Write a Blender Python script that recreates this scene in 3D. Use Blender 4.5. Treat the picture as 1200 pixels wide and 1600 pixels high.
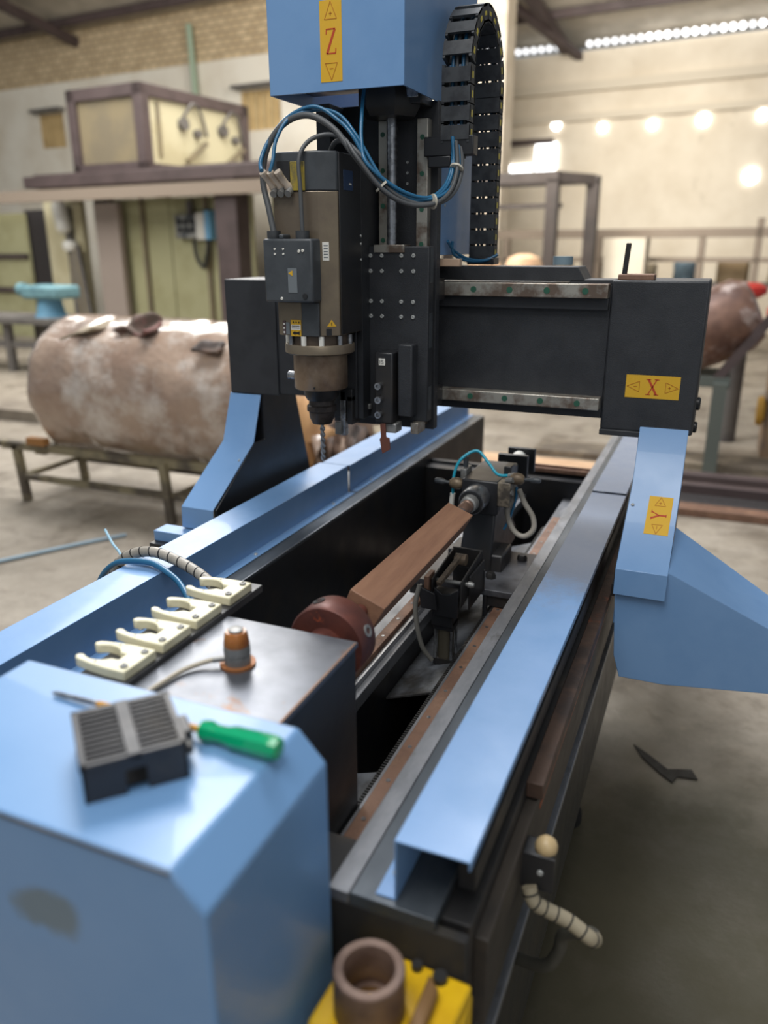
import bpy, math, random
from mathutils import Matrix, Vector, noise
from math import sin, cos, pi, radians
random.seed(7)
SC = bpy.context.scene
for o in list(bpy.data.objects): bpy.data.objects.remove(o)
COL = SC.collection

# ------------------------------------------------------------------ camera
cam_d = bpy.data.cameras.new('camera'); cam = bpy.data.objects.new('camera', cam_d); COL.objects.link(cam)
yaw, pit, rol, FPX = -0.39874, 0.32633, 0.00348, 1226.3
f = Vector((sin(yaw)*cos(pit), cos(yaw)*cos(pit), -sin(pit))); r0 = Vector((cos(yaw), -sin(yaw), 0)); d0 = f.cross(r0)
rr = cos(rol)*r0 + sin(rol)*d0; dd = -sin(rol)*r0 + cos(rol)*d0
cm = Matrix((rr, -dd, -f)).transposed().to_4x4(); cm.translation = (0, 0, 1.5); cam.matrix_world = cm
cam_d.sensor_width = 36; cam_d.lens = FPX/1600*36; cam_d.clip_end = 200; cam_d.clip_start = .02
cam_d.dof.use_dof = True; cam_d.dof.focus_distance = 1.45; cam_d.dof.aperture_fstop = 2.2
SC.camera = cam
# ------------------------------------------------------------------ world, lights, exposure
SC.view_settings.view_transform = 'Standard'; SC.view_settings.look = 'None'; SC.view_settings.gamma = 1
SC.view_settings.use_curve_mapping = False; SC.view_settings.exposure = 0.0
W = bpy.data.worlds.new('world'); SC.world = W; W.use_nodes = True
W.node_tree.nodes['Background'].inputs[0].default_value = (.80, .90, 1.0, 1)
W.node_tree.nodes['Background'].inputs[1].default_value = .24
def area(name, loc, target, size, power, col=(1, 1, 1), sy=None):
    d = bpy.data.lights.new(name, 'AREA'); d.energy = power; d.color = col; d.size = size
    if sy: d.shape = 'RECTANGLE'; d.size_y = sy
    o = bpy.data.objects.new(name, d); COL.objects.link(o); o.location = loc
    o.rotation_euler = (Vector(target)-Vector(loc)).to_track_quat('-Z', 'Y').to_euler(); return o
area('roof_skylight', (-2.2, 4.6, 5.6), (-.6, 1.6, .8), 3.0, 400, (.97, .98, 1), 2.0)
area('near_fill', (-.7, -.3, 4.7), (-.6, 1.0, .8), 2.2, 125, (1, .99, .97))  # added overhead fill, brightens the Z housing more than the cabinet front
area('hall_behind', (2.5, -3.5, 4.5), (0, 3, .5), 3.0, 60, (1, .98, .95))
area('left_wall_fill', (-9.5, 4.5, 5.6), (-10, 11, 2.6), 4.0, 420, (1, .97, .92))  # added light with no visible source, brightens the left wall and booth
area('right_wall_fill', (-3.0, 9.5, 4.6), (-2.4, 15.6, 2.8), 3.0, 470, (1, .95, .87))  # added light near the roof to brighten the far right wall
area('tank_highlight_fill', (-6.5, 8.6, 5.6), (-6.8, 7.0, 0), 4.5, 560, (1, .97, .92))  # added light, placed for the glossy highlights on the wrapped tank

sd_ = bpy.data.lights.new('wall_patch', 'SPOT'); sd_.energy = 330; sd_.color = (1, .95, .85); sd_.spot_size = radians(42); sd_.spot_blend = 1; sd_.shadow_soft_size = .4  # added spot, makes the bright glare on the right wall
so_ = bpy.data.objects.new('wall_patch', sd_); COL.objects.link(so_); so_.location = (-2.4, 11.0, 5.4); so_.rotation_euler = (Vector((-1.35, 16.2, 2.75))-so_.location).to_track_quat('-Z', 'Y').to_euler()
# ------------------------------------------------------------------ materials
def srgb(r, g, b):
    c = [x/255. for x in (r, g, b)]
    return tuple(x/12.92 if x <= .04045 else ((x+.055)/1.055)**2.4 for x in c)
MATS = {}
def mat(name, col, rough=.5, metal=0., col2=None, scale=20, lo=.45, hi=.6, bump=0., bscale=200, bdist=.002, spec=.5, emit=0, trans=0, coat=0, detail=6, stretch=None, col3=None, s3=6, t3=(.6, .68)):
    if name in MATS: return MATS[name]
    m = bpy.data.materials.new(name); m.use_nodes = True; nt = m.node_tree; N = nt.nodes; L = nt.links
    b = N['Principled BSDF']; b.inputs['Base Color'].default_value = (*col, 1); b.inputs['Roughness'].default_value = rough
    b.inputs['Metallic'].default_value = metal; b.inputs['Specular IOR Level'].default_value = spec
    if coat: b.inputs['Coat Weight'].default_value = coat
    if trans: b.inputs['Transmission Weight'].default_value = trans
    if emit: b.inputs['Emission Color'].default_value = (*col, 1); b.inputs['Emission Strength'].default_value = emit
    tc = N.new('ShaderNodeTexCoord'); src = tc.outputs['Object']
    if stretch:
        mp = N.new('ShaderNodeMapping'); mp.inputs['Scale'].default_value = stretch; L.new(src, mp.inputs[0]); src = mp.outputs[0]
    def ns(sc, det=detail, ro=.6):
        n = N.new('ShaderNodeTexNoise'); n.inputs['Scale'].default_value = sc; n.inputs['Detail'].default_value = det; n.inputs['Roughness'].default_value = ro
        L.new(src, n.inputs['Vector']); return n.outputs['Fac']
    def mr(s, a, c, o0=0, o1=1):
        n = N.new('ShaderNodeMapRange'); n.inputs[1].default_value = a; n.inputs[2].default_value = c; n.inputs[3].default_value = o0; n.inputs[4].default_value = o1
        L.new(s, n.inputs[0]); return n.outputs[0]
    cur = None
    if col2:
        fac = mr(ns(scale), lo, hi)
        mx = N.new('ShaderNodeMix'); mx.data_type = 'RGBA'; mx.inputs[6].default_value = (*col, 1); mx.inputs[7].default_value = (*col2, 1)
        L.new(fac, mx.inputs[0]); cur = mx.outputs[2]
    if col3:
        fac = mr(ns(s3, 8, .7), *t3)
        mx = N.new('ShaderNodeMix'); mx.data_type = 'RGBA'; mx.inputs[7].default_value = (*col3, 1)
        if cur: L.new(cur, mx.inputs[6])
        else: mx.inputs[6].default_value = (*col, 1)
        L.new(fac, mx.inputs[0]); cur = mx.outputs[2]
    if cur: L.new(cur, b.inputs['Base Color'])
    if bump:
        bn = N.new('ShaderNodeBump'); bn.inputs['Strength'].default_value = bump; bn.inputs['Distance'].default_value = bdist
        L.new(ns(bscale, 3), bn.inputs['Height']); L.new(bn.outputs[0], b.inputs['Normal'])
    if rough > .15 and not emit:
        L.new(mr(ns(scale*1.7), .3, .7, rough*.8, min(1, rough*1.2)), b.inputs['Roughness'])
    MATS[name] = m; return m
BLUE = mat('blue_paint', srgb(110, 147, 190), .38, 0, srgb(104, 142, 186), 6, bump=.05, bscale=260, coat=.15)
BLUEW = mat('right_cover_blue_paint', srgb(116, 152, 196), .34, 0, srgb(110, 148, 192), 9, bump=.08)
def dust_reflection(m, y0, y1, col):        # sawdust film plus the gantry's reflection, painted into the right cover's far part
    nt = m.node_tree; N = nt.nodes; L = nt.links; b = N['Principled BSDF']; src = b.inputs['Base Color'].links[0].from_socket
    ge = N.new('ShaderNodeNewGeometry'); sx = N.new('ShaderNodeSeparateXYZ'); L.new(ge.outputs['Position'], sx.inputs[0])
    n = N.new('ShaderNodeTexNoise'); n.inputs['Scale'].default_value = 4; n.inputs['Detail'].default_value = 9; n.inputs['Roughness'].default_value = .8; L.new(ge.outputs['Position'], n.inputs['Vector'])
    ma = N.new('ShaderNodeMath'); ma.operation = 'MULTIPLY_ADD'; ma.inputs[1].default_value = .5; L.new(n.outputs['Fac'], ma.inputs[0]); L.new(sx.outputs['Y'], ma.inputs[2])
    mr = N.new('ShaderNodeMapRange'); mr.inputs[1].default_value = y0; mr.inputs[2].default_value = y1; mr.inputs[4].default_value = .8; L.new(ma.outputs[0], mr.inputs[0])
    mx = N.new('ShaderNodeMix'); mx.data_type = 'RGBA'; mx.inputs[7].default_value = (*col, 1); L.new(src, mx.inputs[6]); L.new(mr.outputs[0], mx.inputs[0]); L.new(mx.outputs[2], b.inputs['Base Color'])
dust_reflection(BLUEW, 1.47, 1.60, srgb(118, 122, 132))
BLUEDULL = mat('blue_paint_box', srgb(108, 147, 190), .36, 0, srgb(102, 142, 186), 4, .35, .65, bump=.04, coat=.12, col3=srgb(88, 100, 104), s3=2.6, t3=(.66, .72))
BLACK = mat('textured_black_paint', srgb(44, 46, 50), .5, 0, srgb(37, 39, 43), 12, bump=.3, bscale=420)
BLACKG = mat('smooth_black_paint', srgb(34, 35, 38), .38, 0, srgb(48, 44, 40), 8, .5, .7)
DIRTY = mat('dusty_black_steel', srgb(36, 35, 35), .55, 0, srgb(70, 62, 54), 12, .52, .78, bump=.2)
RUBBER = mat('black_rubber', srgb(56, 59, 62), .55, 0, srgb(38, 40, 44), 30)
GREYP = mat('dark_grey_plastic', srgb(66, 70, 74), .45, 0, srgb(58, 62, 66), 20)
STEEL = mat('brushed_steel', srgb(176, 178, 182), .32, .9, srgb(140, 142, 146), 14, stretch=(6, 1, 6))
WORN = mat('worn_steel_flat', srgb(122, 124, 128), .45, .5, srgb(142, 143, 147), 8, .4, .65, stretch=(4, 1.5, 4), col3=srgb(92, 90, 88), s3=7, t3=(.56, .74), bump=.15, bscale=120)
DARKFLAT = mat('dark_steel_flat', srgb(74, 80, 86), .42, .45, srgb(92, 98, 104), 6, .45, .7, stretch=(3, 1, 3), bump=.1)
RAILM = mat('guide_rail_steel', srgb(176, 172, 162), .4, .7, srgb(120, 104, 92), 14, .5, .62, stretch=(1, 1, 1))
PLATE = mat('stained_machined_plate', srgb(118, 121, 128), .34, .6, srgb(88, 91, 97), 7, .35, .65, col3=srgb(112, 84, 64), s3=9, t3=(.60, .66))
RUST = mat('rusted_steel', srgb(134, 102, 84), .55, .2, srgb(106, 80, 66), 20, .4, .6, col3=srgb(150, 116, 94), s3=10, t3=(.5, .65), bump=.2)
CHUCKM = mat('rusty_chuck_steel', srgb(104, 58, 48), .5, .25, srgb(84, 48, 42), 18, .4, .6, col3=srgb(196, 92, 52), s3=14, t3=(.62, .68), bump=.12)
WOOD = mat('brown_wood', srgb(146, 108, 84), .6, 0, srgb(128, 92, 72), 10, .35, .65, stretch=(5, .6, 5), col3=srgb(104, 74, 60), s3=16, t3=(.62, .72), bump=.15)
TAN = mat('bronze_anodised', srgb(128, 116, 98), .38, .45, srgb(116, 104, 90), 10)
NOSEM = mat('bronze_nose', srgb(140, 122, 104), .36, .6, srgb(112, 92, 76), 16, .45, .65)
IVORY = mat('ivory_plastic', srgb(226, 220, 190), .42, 0, srgb(214, 206, 172), 20)
YEL = mat('yellow_sticker', srgb(206, 162, 42), .5)
REDINK = mat('red_print', srgb(176, 62, 34), .5)
ORINK = mat('brown_print', srgb(168, 104, 24), .5)
WHITE = mat('white_plastic', srgb(222, 220, 212), .45)
INK = mat('black_print', srgb(28, 28, 28), .5)
CYAN = mat('blue_air_tube', srgb(38, 96, 132), .35)
TEAL = mat('bright_teal_air_tube', srgb(40, 160, 186), .3)
CABLE = mat('grey_cable', srgb(76, 78, 80), .5)
SPIRAL = mat('spiral_wrap_grey', srgb(158, 152, 142), .5, 0, srgb(140, 134, 124), 20)
BRASS = mat('worn_brass', srgb(126, 110, 88), .55, .3, srgb(96, 82, 66), 30)
ORANGE = mat('orange_sensor_plastic', srgb(168, 104, 48), .3, 0, srgb(140, 74, 22), 30, coat=.3)
GREYS = mat('sensor_grey_metal', srgb(140, 140, 138), .42, .4, srgb(120, 120, 118), 30)
GREEN = mat('translucent_green_plastic', srgb(14, 172, 116), .12, trans=.25, coat=.5)
def smudge(m, c, r, col):       # a dirty scuff with a shape of its own
    nt = m.node_tree; N = nt.nodes; L = nt.links; b = N['Principled BSDF']; src = b.inputs['Base Color'].links[0].from_socket
    ge = N.new('ShaderNodeNewGeometry'); sb = N.new('ShaderNodeVectorMath'); sb.operation = 'SUBTRACT'; sb.inputs[1].default_value = c; L.new(ge.outputs['Position'], sb.inputs[0])
    ml = N.new('ShaderNodeVectorMath'); ml.operation = 'MULTIPLY'; ml.inputs[1].default_value = (1, 1, 1.7); L.new(sb.outputs[0], ml.inputs[0]); ln = N.new('ShaderNodeVectorMath'); ln.operation = 'LENGTH'; L.new(ml.outputs[0], ln.inputs[0])
    n = N.new('ShaderNodeTexNoise'); n.inputs['Scale'].default_value = 28; n.inputs['Detail'].default_value = 8; L.new(ge.outputs['Position'], n.inputs['Vector'])
    ma = N.new('ShaderNodeMath'); ma.operation = 'MULTIPLY_ADD'; ma.inputs[1].default_value = r*1.2; L.new(n.outputs['Fac'], ma.inputs[0]); L.new(ln.outputs['Value'], ma.inputs[2])
    mr = N.new('ShaderNodeMapRange'); mr.inputs[1].default_value = r*1.25; mr.inputs[2].default_value = r*1.6; mr.inputs[3].default_value = .75; mr.inputs[4].default_value = 0; L.new(ma.outputs[0], mr.inputs[0])
    mx = N.new('ShaderNodeMix'); mx.data_type = 'RGBA'; mx.inputs[7].default_value = (*col, 1); L.new(src, mx.inputs[6]); L.new(mr.outputs[0], mx.inputs[0]); L.new(mx.outputs[2], b.inputs['Base Color'])
smudge(BLUEDULL, (-.475, .377, .955), .045, srgb(96, 108, 106))
YPAINT = mat('yellow_paint', srgb(226, 182, 20), .42, 0, srgb(206, 160, 16), 8, col3=srgb(110, 84, 40), s3=9, t3=(.6, .66))
BRNPIPE = mat('brown_pipe', srgb(112, 90, 78), .5, .3, srgb(90, 70, 60), 20)
GREENCAP = mat('green_rail_cap', srgb(38, 84, 66), .5)
DARKIN = mat('dark_inside', srgb(26, 27, 30), .7)
LABELM = mat('label_grey', srgb(108, 114, 118), .4)
YAMBER = mat('shaft_amber', srgb(196, 142, 56), .35)
PIP = mat('chain_pip_yellow', srgb(196, 180, 70), .5)
# setting
MAROON = mat('maroon_steel_frame', srgb(80, 67, 66), .6, 0, srgb(70, 58, 57), 3)
DARKM = mat('dark_brown_steel', srgb(62, 54, 50), .7, 0, srgb(52, 46, 43), 3)
OLIVE = mat('olive_panel', srgb(168, 165, 128), .7, 0, srgb(154, 150, 112), 1.2)
CREAM = mat('cream_panel', srgb(196, 188, 156), .7, 0, srgb(182, 172, 138), 2)
TANPANEL = mat('tan_panel', srgb(118, 108, 88), .7, 0, srgb(130, 118, 92), 2)
PLAST = mat('white_plaster_wall', srgb(226, 220, 206), .9, 0, srgb(210, 200, 182), 1.2, .4, .7)
PEACH = mat('right_wall_plaster', srgb(226, 216, 198), .9, 0, srgb(208, 196, 176), 1.3, .35, .7, col3=srgb(180, 170, 152), s3=2.2, t3=(.6, .75))
LIT = mat('daylight', (1, 1, 1), .5, emit=4.0)
LITDIM = mat('daylight_dim', (.9, .92, .95), .5, emit=1.6)
SHUT = mat('shuttered_pane', srgb(196, 172, 126), .8, 0, srgb(180, 156, 112), 3)
ROOFM = mat('grey_roof_sheet', srgb(190, 182, 168), .8, 0, srgb(170, 162, 148), 2)
DARKDOOR = mat('dark_opening', srgb(48, 44, 44), .8)
GREYB = mat('grey_bench', srgb(104, 100, 96), .6, 0, srgb(84, 80, 78), 4)
TEALM = mat('teal_machine', srgb(112, 152, 160), .6, 0, srgb(88, 126, 136), 5)
WRAP = mat('brown_paper_under_film', srgb(178, 154, 134), .22, 0, srgb(150, 124, 106), 3, .35, .65, coat=1, col3=srgb(210, 200, 190), s3=4, t3=(.48, .70), bump=.8, bscale=9, bdist=.02)
RAG = mat('grey_rag', srgb(158, 144, 122), .9, 0, srgb(140, 126, 106), 9)
STAND = mat('grimy_yellow_stand', srgb(134, 124, 98), .6, 0, srgb(84, 76, 66), 5)
KRAFT = mat('kraft_paper', srgb(196, 150, 102), .7, 0, srgb(178, 132, 90), 6)
TORN = mat('torn_dark_wrap', srgb(62, 50, 44), .5, 0, srgb(110, 88, 74), 9)
CARD = mat('pale_cardboard', srgb(206, 172, 138), .8, 0, srgb(192, 156, 124), 3)
REDM = mat('red_cap', srgb(196, 62, 52), .5)
def floor_mat():
    m = bpy.data.materials.new('stained_shaded_concrete'); m.use_nodes = True; nt = m.node_tree; N = nt.nodes; L = nt.links; b = N['Principled BSDF']
    tc = N.new('ShaderNodeTexCoord')
    def ns(sc, det=8, ro=.65, dist=0):
        n = N.new('ShaderNodeTexNoise'); n.inputs['Scale'].default_value = sc; n.inputs['Detail'].default_value = det; n.inputs['Roughness'].default_value = ro; n.inputs['Distortion'].default_value = dist
        L.new(tc.outputs['Object'], n.inputs['Vector']); return n.outputs['Fac']
    def mr(s, a, c, o0=0, o1=1):
        n = N.new('ShaderNodeMapRange'); n.inputs[1].default_value = a; n.inputs[2].default_value = c; n.inputs[3].default_value = o0; n.inputs[4].default_value = o1
        L.new(s, n.inputs[0]); return n.outputs[0]
    def mix(f_, a, c):
        n = N.new('ShaderNodeMix'); n.data_type = 'RGBA'; L.new(f_, n.inputs[0])
        for i, v in ((6, a), (7, c)):
            if isinstance(v, tuple): n.inputs[i].default_value = (*v, 1)
            else: L.new(v, n.inputs[i])
        return n.outputs[2]
    c = mix(mr(ns(1.3), .35, .65), srgb(164, 154, 140), srgb(134, 124, 110))
    c = mix(mr(ns(2.6, 8, .7, .6), .52, .68), c, srgb(104, 94, 82))
    c = mix(mr(ns(9, 8, .75), .60, .74), c, srgb(176, 160, 140))
    c0_ = mr(ns(30, 10, .85), .66, .74)
    # shade at the machine's working side, painted into the concrete colour
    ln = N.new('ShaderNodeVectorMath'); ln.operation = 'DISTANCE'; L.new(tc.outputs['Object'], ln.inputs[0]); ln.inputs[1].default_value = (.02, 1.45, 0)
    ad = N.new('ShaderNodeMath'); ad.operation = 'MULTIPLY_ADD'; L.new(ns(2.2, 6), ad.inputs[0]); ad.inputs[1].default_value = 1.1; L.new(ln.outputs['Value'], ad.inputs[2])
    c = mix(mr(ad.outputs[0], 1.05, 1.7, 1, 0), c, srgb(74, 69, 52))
    c = mix(mr(ns(3.4, 9, .8), .50, .66, 0, .45), c, srgb(96, 88, 76)); c = mix(mr(ns(22, 10, .9), .66, .76, 0, .6), c, srgb(150, 138, 118))
    L.new(c, b.inputs['Base Color']); L.new(mr(ns(4), .35, .65, .35, .75), b.inputs['Roughness'])
    bn = N.new('ShaderNodeBump'); bn.inputs['Strength'].default_value = .25; bn.inputs['Distance'].default_value = .01
    L.new(ns(14), bn.inputs['Height']); L.new(bn.outputs[0], b.inputs['Normal']); return m
def brick_mat():
    m = bpy.data.materials.new('weathered_cream_brick'); m.use_nodes = True; nt = m.node_tree; N = nt.nodes; L = nt.links; b = N['Principled BSDF']
    tc = N.new('ShaderNodeTexCoord'); mp = N.new('ShaderNodeMapping'); mp.inputs['Rotation'].default_value = (radians(90), 0, 0)
    L.new(tc.outputs['Object'], mp.inputs[0]); br = N.new('ShaderNodeTexBrick'); L.new(mp.outputs[0], br.inputs[0])
    br.inputs['Scale'].default_value = 2.2; br.inputs['Color1'].default_value = (*srgb(206, 184, 148), 1); br.inputs['Color2'].default_value = (*srgb(182, 160, 126), 1)
    br.inputs['Mortar'].default_value = (*srgb(150, 134, 110), 1); br.inputs['Mortar Size'].default_value = .03
    L.new(br.outputs['Color'], b.inputs['Base Color']); b.inputs['Roughness'].default_value = .9; return m

# ------------------------------------------------------------------ mesh helpers
WL = {}
class MB:
    def __init__(s, T=None): s.v = []; s.f = []; s.T = T
    def add(s, vs, fs):
        n = len(s.v)
        for p in vs:
            p = Vector(p)
            s.v.append(s.T @ p if s.T else p)
        s.f += [tuple(i+n for i in q) for q in fs]; return s
    def box(s, x0, x1, y0, y1, z0, z1):
        return s.add([(x, y, z) for z in (z0, z1) for y in (y0, y1) for x in (x0, x1)],
                     [(0, 2, 3, 1), (4, 5, 7, 6), (0, 1, 5, 4), (2, 6, 7, 3), (0, 4, 6, 2), (1, 3, 7, 5)])
    def prism(s, poly, ax, a0, a1):
        def mk(p, a): return {'x': (a, p[0], p[1]), 'y': (p[0], a, p[1]), 'z': (p[0], p[1], a)}[ax]
        n = len(poly)
        return s.add([mk(p, a0) for p in poly]+[mk(p, a1) for p in poly],
                     [tuple(range(n-1, -1, -1)), tuple(range(n, 2*n))]+[(i, (i+1) % n, n+(i+1) % n, n+i) for i in range(n)])
    def cyl(s, p0, p1, r0, r1=None, seg=20):
        r1 = r0 if r1 is None else r1; return s.lathe(p0, p1, [(0, r0), (1, r1)], seg)
    def lathe(s, p0, p1, prof, seg=24, cap=True):
        p0, p1 = Vector(p0), Vector(p1); d = p1-p0; q = d.normalized().to_track_quat('Z', 'Y'); vs = []; fs = []
        for t, r in prof:
            for k in range(seg):
                a = 2*pi*k/seg; vs.append(p0+d*t+q @ Vector((r*cos(a), r*sin(a), 0)))
        for i in range(len(prof)-1):
            for k in range(seg):
                k2 = (k+1) % seg; fs.append((i*seg+k, i*seg+k2, (i+1)*seg+k2, (i+1)*seg+k))
        if cap: fs += [tuple(range(seg-1, -1, -1)), tuple(range((len(prof)-1)*seg, len(prof)*seg))]
        return s.add(vs, fs)
    def tube(s, pts, r, seg=10, sub=6, ret=False):
        P = [Vector(p) for p in pts]; Q = []
        for i in range(len(P)-1):
            a = P[max(i-1, 0)]; b = P[i]; c = P[i+1]; d = P[min(i+2, len(P)-1)]
            for k in range(sub):
                t = k/sub; Q.append(.5*((2*b)+(c-a)*t+(2*a-5*b+4*c-d)*t*t+(3*b-a-3*c+d)*t**3))
        Q.append(P[-1]); vs = []; fs = []; up = Vector((0, 0, 1)); prev = None
        for i, p in enumerate(Q):
            t = (Q[min(i+1, len(Q)-1)]-Q[max(i-1, 0)]).normalized()
            if prev is None: n = t.orthogonal().normalized()
            else: n = (prev-t*prev.dot(t)).normalized()
            prev = n; b = t.cross(n)
            for k in range(seg):
                a = 2*pi*k/seg; vs.append(p+n*r*cos(a)+b*r*sin(a))
        for i in range(len(Q)-1):
            for k in range(seg):
                k2 = (k+1) % seg; fs.append((i*seg+k, i*seg+k2, (i+1)*seg+k2, (i+1)*seg+k))
        fs += [tuple(range(seg-1, -1, -1)), tuple(range((len(Q)-1)*seg, len(Q)*seg))]
        s.add(vs, fs); return Q if ret else s
    def bar(s, a, b, w):           # square bar between two points
        a, b = Vector(a), Vector(b); d = b-a; q = d.normalized().to_track_quat('Z', 'Y'); h = w/2
        vs = [p+q @ Vector((x, y, 0)) for p in (a, b) for x, y in ((-h, -h), (h, -h), (h, h), (-h, h))]
        return s.add(vs, [(3, 2, 1, 0), (4, 5, 6, 7)]+[(i, (i+1) % 4, 4+(i+1) % 4, 4+i) for i in range(4)])
    def build(s, name, m, parent=None, bevel=0, label=None, smooth=True, cat=None, group=None, kind=None):
        me = bpy.data.meshes.new(name)
        if parent is not None: org = WL[parent.name]
        else:
            xs = [v.x for v in s.v]; ys = [v.y for v in s.v]; zs = [v.z for v in s.v]
            org = Vector(((min(xs)+max(xs))/2, (min(ys)+max(ys))/2, min(zs))) if cat else Vector((0, 0, 0))
        me.from_pydata([v-org for v in s.v], [], s.f); me.materials.append(m); me.validate()
        if smooth:
            me.polygons.foreach_set('use_smooth', [True]*len(me.polygons)); me.set_sharp_from_angle(angle=radians(38))
        o = bpy.data.objects.new(name, me); COL.objects.link(o); WL[o.name] = org
        if parent is not None: o.parent = parent
        else: o.location = org
        if bevel:
            b = o.modifiers.new('bevel', 'BEVEL'); b.width = bevel; b.segments = 2; b.limit_method = 'ANGLE'; b.angle_limit = radians(40)
        if label: o['label'] = label
        if cat: o['category'] = cat
        if group: o['group'] = group
        if kind: o['kind'] = kind
        return o
def thing(name, label, cat, loc, group=None):
    o = bpy.data.objects.new(name, None); COL.objects.link(o); o.location = loc; o.empty_display_size = .05
    o['label'] = label; o['category'] = cat; WL[o.name] = Vector(loc)
    if group: o['group'] = group
    return o
def BX(*a, T=None): return MB(T).box(*a)
def struct(mb, name, m, **k): return mb.build(name, m, kind='structure', **k)
SCREWM = mat('screw_steel', srgb(176, 178, 176), .45, .3)
def screw(p, n, r, parent, m=None, name='screw'):
    p = Vector(p); n = Vector(n); mb = MB(); mb.lathe(p-n*.001, p+n*r*.6, [(0, r), (.7, r), (1, r*.8), (1, r*.45), (.5, r*.4)], 12); return mb.build(name, m or SCREWM, parent)
TB = Matrix.Rotation(radians(-5.8), 4, 'Z')      # the hall is turned a little against the machine

# ------------------------------------------------------------------ setting: floor, walls, roof
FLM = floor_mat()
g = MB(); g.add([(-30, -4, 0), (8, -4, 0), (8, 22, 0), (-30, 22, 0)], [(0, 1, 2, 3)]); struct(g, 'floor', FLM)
struct(BX(-22, -5.0, 13, 13.3, 4.78, 5.75, T=TB), 'wall_left_upper', brick_mat())
struct(BX(-22, -5.0, 13, 13.3, 0, 3.55, T=TB), 'wall_left_lower', PLAST)
wb = MB(TB)
for a, b in ((-22, -15.6), (-14.85, -10.1), (-9.2, -5.0)): wb.box(a, b, 13, 13.3, 3.55, 4.22)
wb.box(-22, -5.0, 13, 13.3, 4.22, 4.78); struct(wb, 'wall_left_middle', PLAST)
for i, (a, b) in enumerate(((-15.6, -14.85), (-10.1, -9.2))):
    w = struct(MB(TB).box(a, b, 13.08, 13.12, 3.55, 4.22), f'window_{i+1}', SHUT)
    n = 5
    for k in range(n+1):
        x = a+(b-a)*k/n; MB(TB).box(x-.015, x+.015, 13.03, 13.08, 3.55, 4.22).build('shutter_slat', SHUT, w)
    MB(TB).box(a-.08, b+.08, 12.8, 13.0, 4.24, 4.30).build('window_hood', GREYB, w)
struct(BX(-8, 3, 16, 16.3, 0, 4.86, T=TB), 'wall_right', PEACH)
struct(BX(-5.36, -4.78, 12.6, 13.0, 0, 5.65, T=TB), 'pillar', mat('pillar_plaster', srgb(190, 180, 164), .9, 0, srgb(176, 164, 146), 2))
pb = MB(TB); pb.box(-8, 3, 15.9, 16, 4.18, 4.34); struct(pb, 'trim_1', mat('wall_band', srgb(206, 196, 178), .9))
pb = MB(TB); pb.box(-8, 3, 15.9, 16, 3.70, 3.82); struct(pb, 'trim_2', MATS['wall_band'])
# roof sheet with purlins and a truss rafter
def rz(y): return 5.08+.19*(16.3-y)
rf = MB(TB); rf.add([(-22, 9, rz(9)), (3, 9, rz(9)), (3, 16.6, rz(16.6)), (-22, 16.6, rz(16.6)), (-22, 9, rz(9)+.06), (3, 9, rz(9)+.06), (3, 16.6, rz(16.6)+.06), (-22, 16.6, rz(16.6)+.06)],
    [(0, 3, 2, 1), (4, 5, 6, 7), (0, 1, 5, 4), (2, 3, 7, 6), (0, 4, 7, 3), (1, 2, 6, 5)])
cl = struct(rf, 'ceiling', ROOFM)
for y in (10.2, 11.4, 12.6, 13.8, 15.0): BX(-22, 3, y-.05, y+.05, rz(y)-.14, rz(y)-.005, T=TB).build('purlin', MAROON, cl)
for x in (-14.2, -4.9): MB(TB).bar((x, 9, rz(9)-.3), (x, 16.2, rz(16.2)-.22), .16).build('rafter', MAROON, cl)
MB(TB).bar((-5.9, 11.5, rz(11.5)-.25), (-4.6, 16.1, 4.75), .12).build('roof_brace', MAROON, cl)
# daylight holes under the eaves of the right wall and scattered bright openings
k = 0
for i in range(31):
    x = -5.80+i*.150
    if i in (7, 8): continue
    m = LITDIM if i % 4 == 3 or i < 16 else LIT
    MB(TB).cyl((x, 15.99, 4.955), (x, 15.93, 4.955), .050, seg=14).build('eaves_opening', m, None, kind='structure')
for px in ((-4.98, 3.66, .085), (-4.1, 3.56, .08), (-3.21, 3.55, .08), (-2.35, 3.57, .11), (-1.41, 3.58, .09), (-1.47, 2.63, .13)):
    t = MB(TB).cyl((px[0], 15.99, px[1]), (px[0], 15.94, px[1]), px[2], seg=20).build('wall_opening', LIT, None, kind='structure')
w = struct(MB(TB).box(-5.35, -4.95, 15.93, 15.99, 2.80, 3.36), 'window_3', LIT)
BX(-5.9, -5.0, 15.90, 15.95, 3.34, 3.44, T=TB).build('window_frame', MAROON, w)
w = struct(MB(TB).box(-5.9, -5.42, 15.93, 15.99, 2.85, 3.0), 'window_4', LIT)

# green downpipe on the left wall
MB(TB).cyl((-11.05, 12.9, 3.2), (-11.13, 12.9, 5.4), .06, seg=10).build('green_downpipe', mat('green_pipe', srgb(150, 168, 146), .6), None, cat='pipe', label='pale green vertical pipe on the pale left wall behind the boxed booth')

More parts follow.
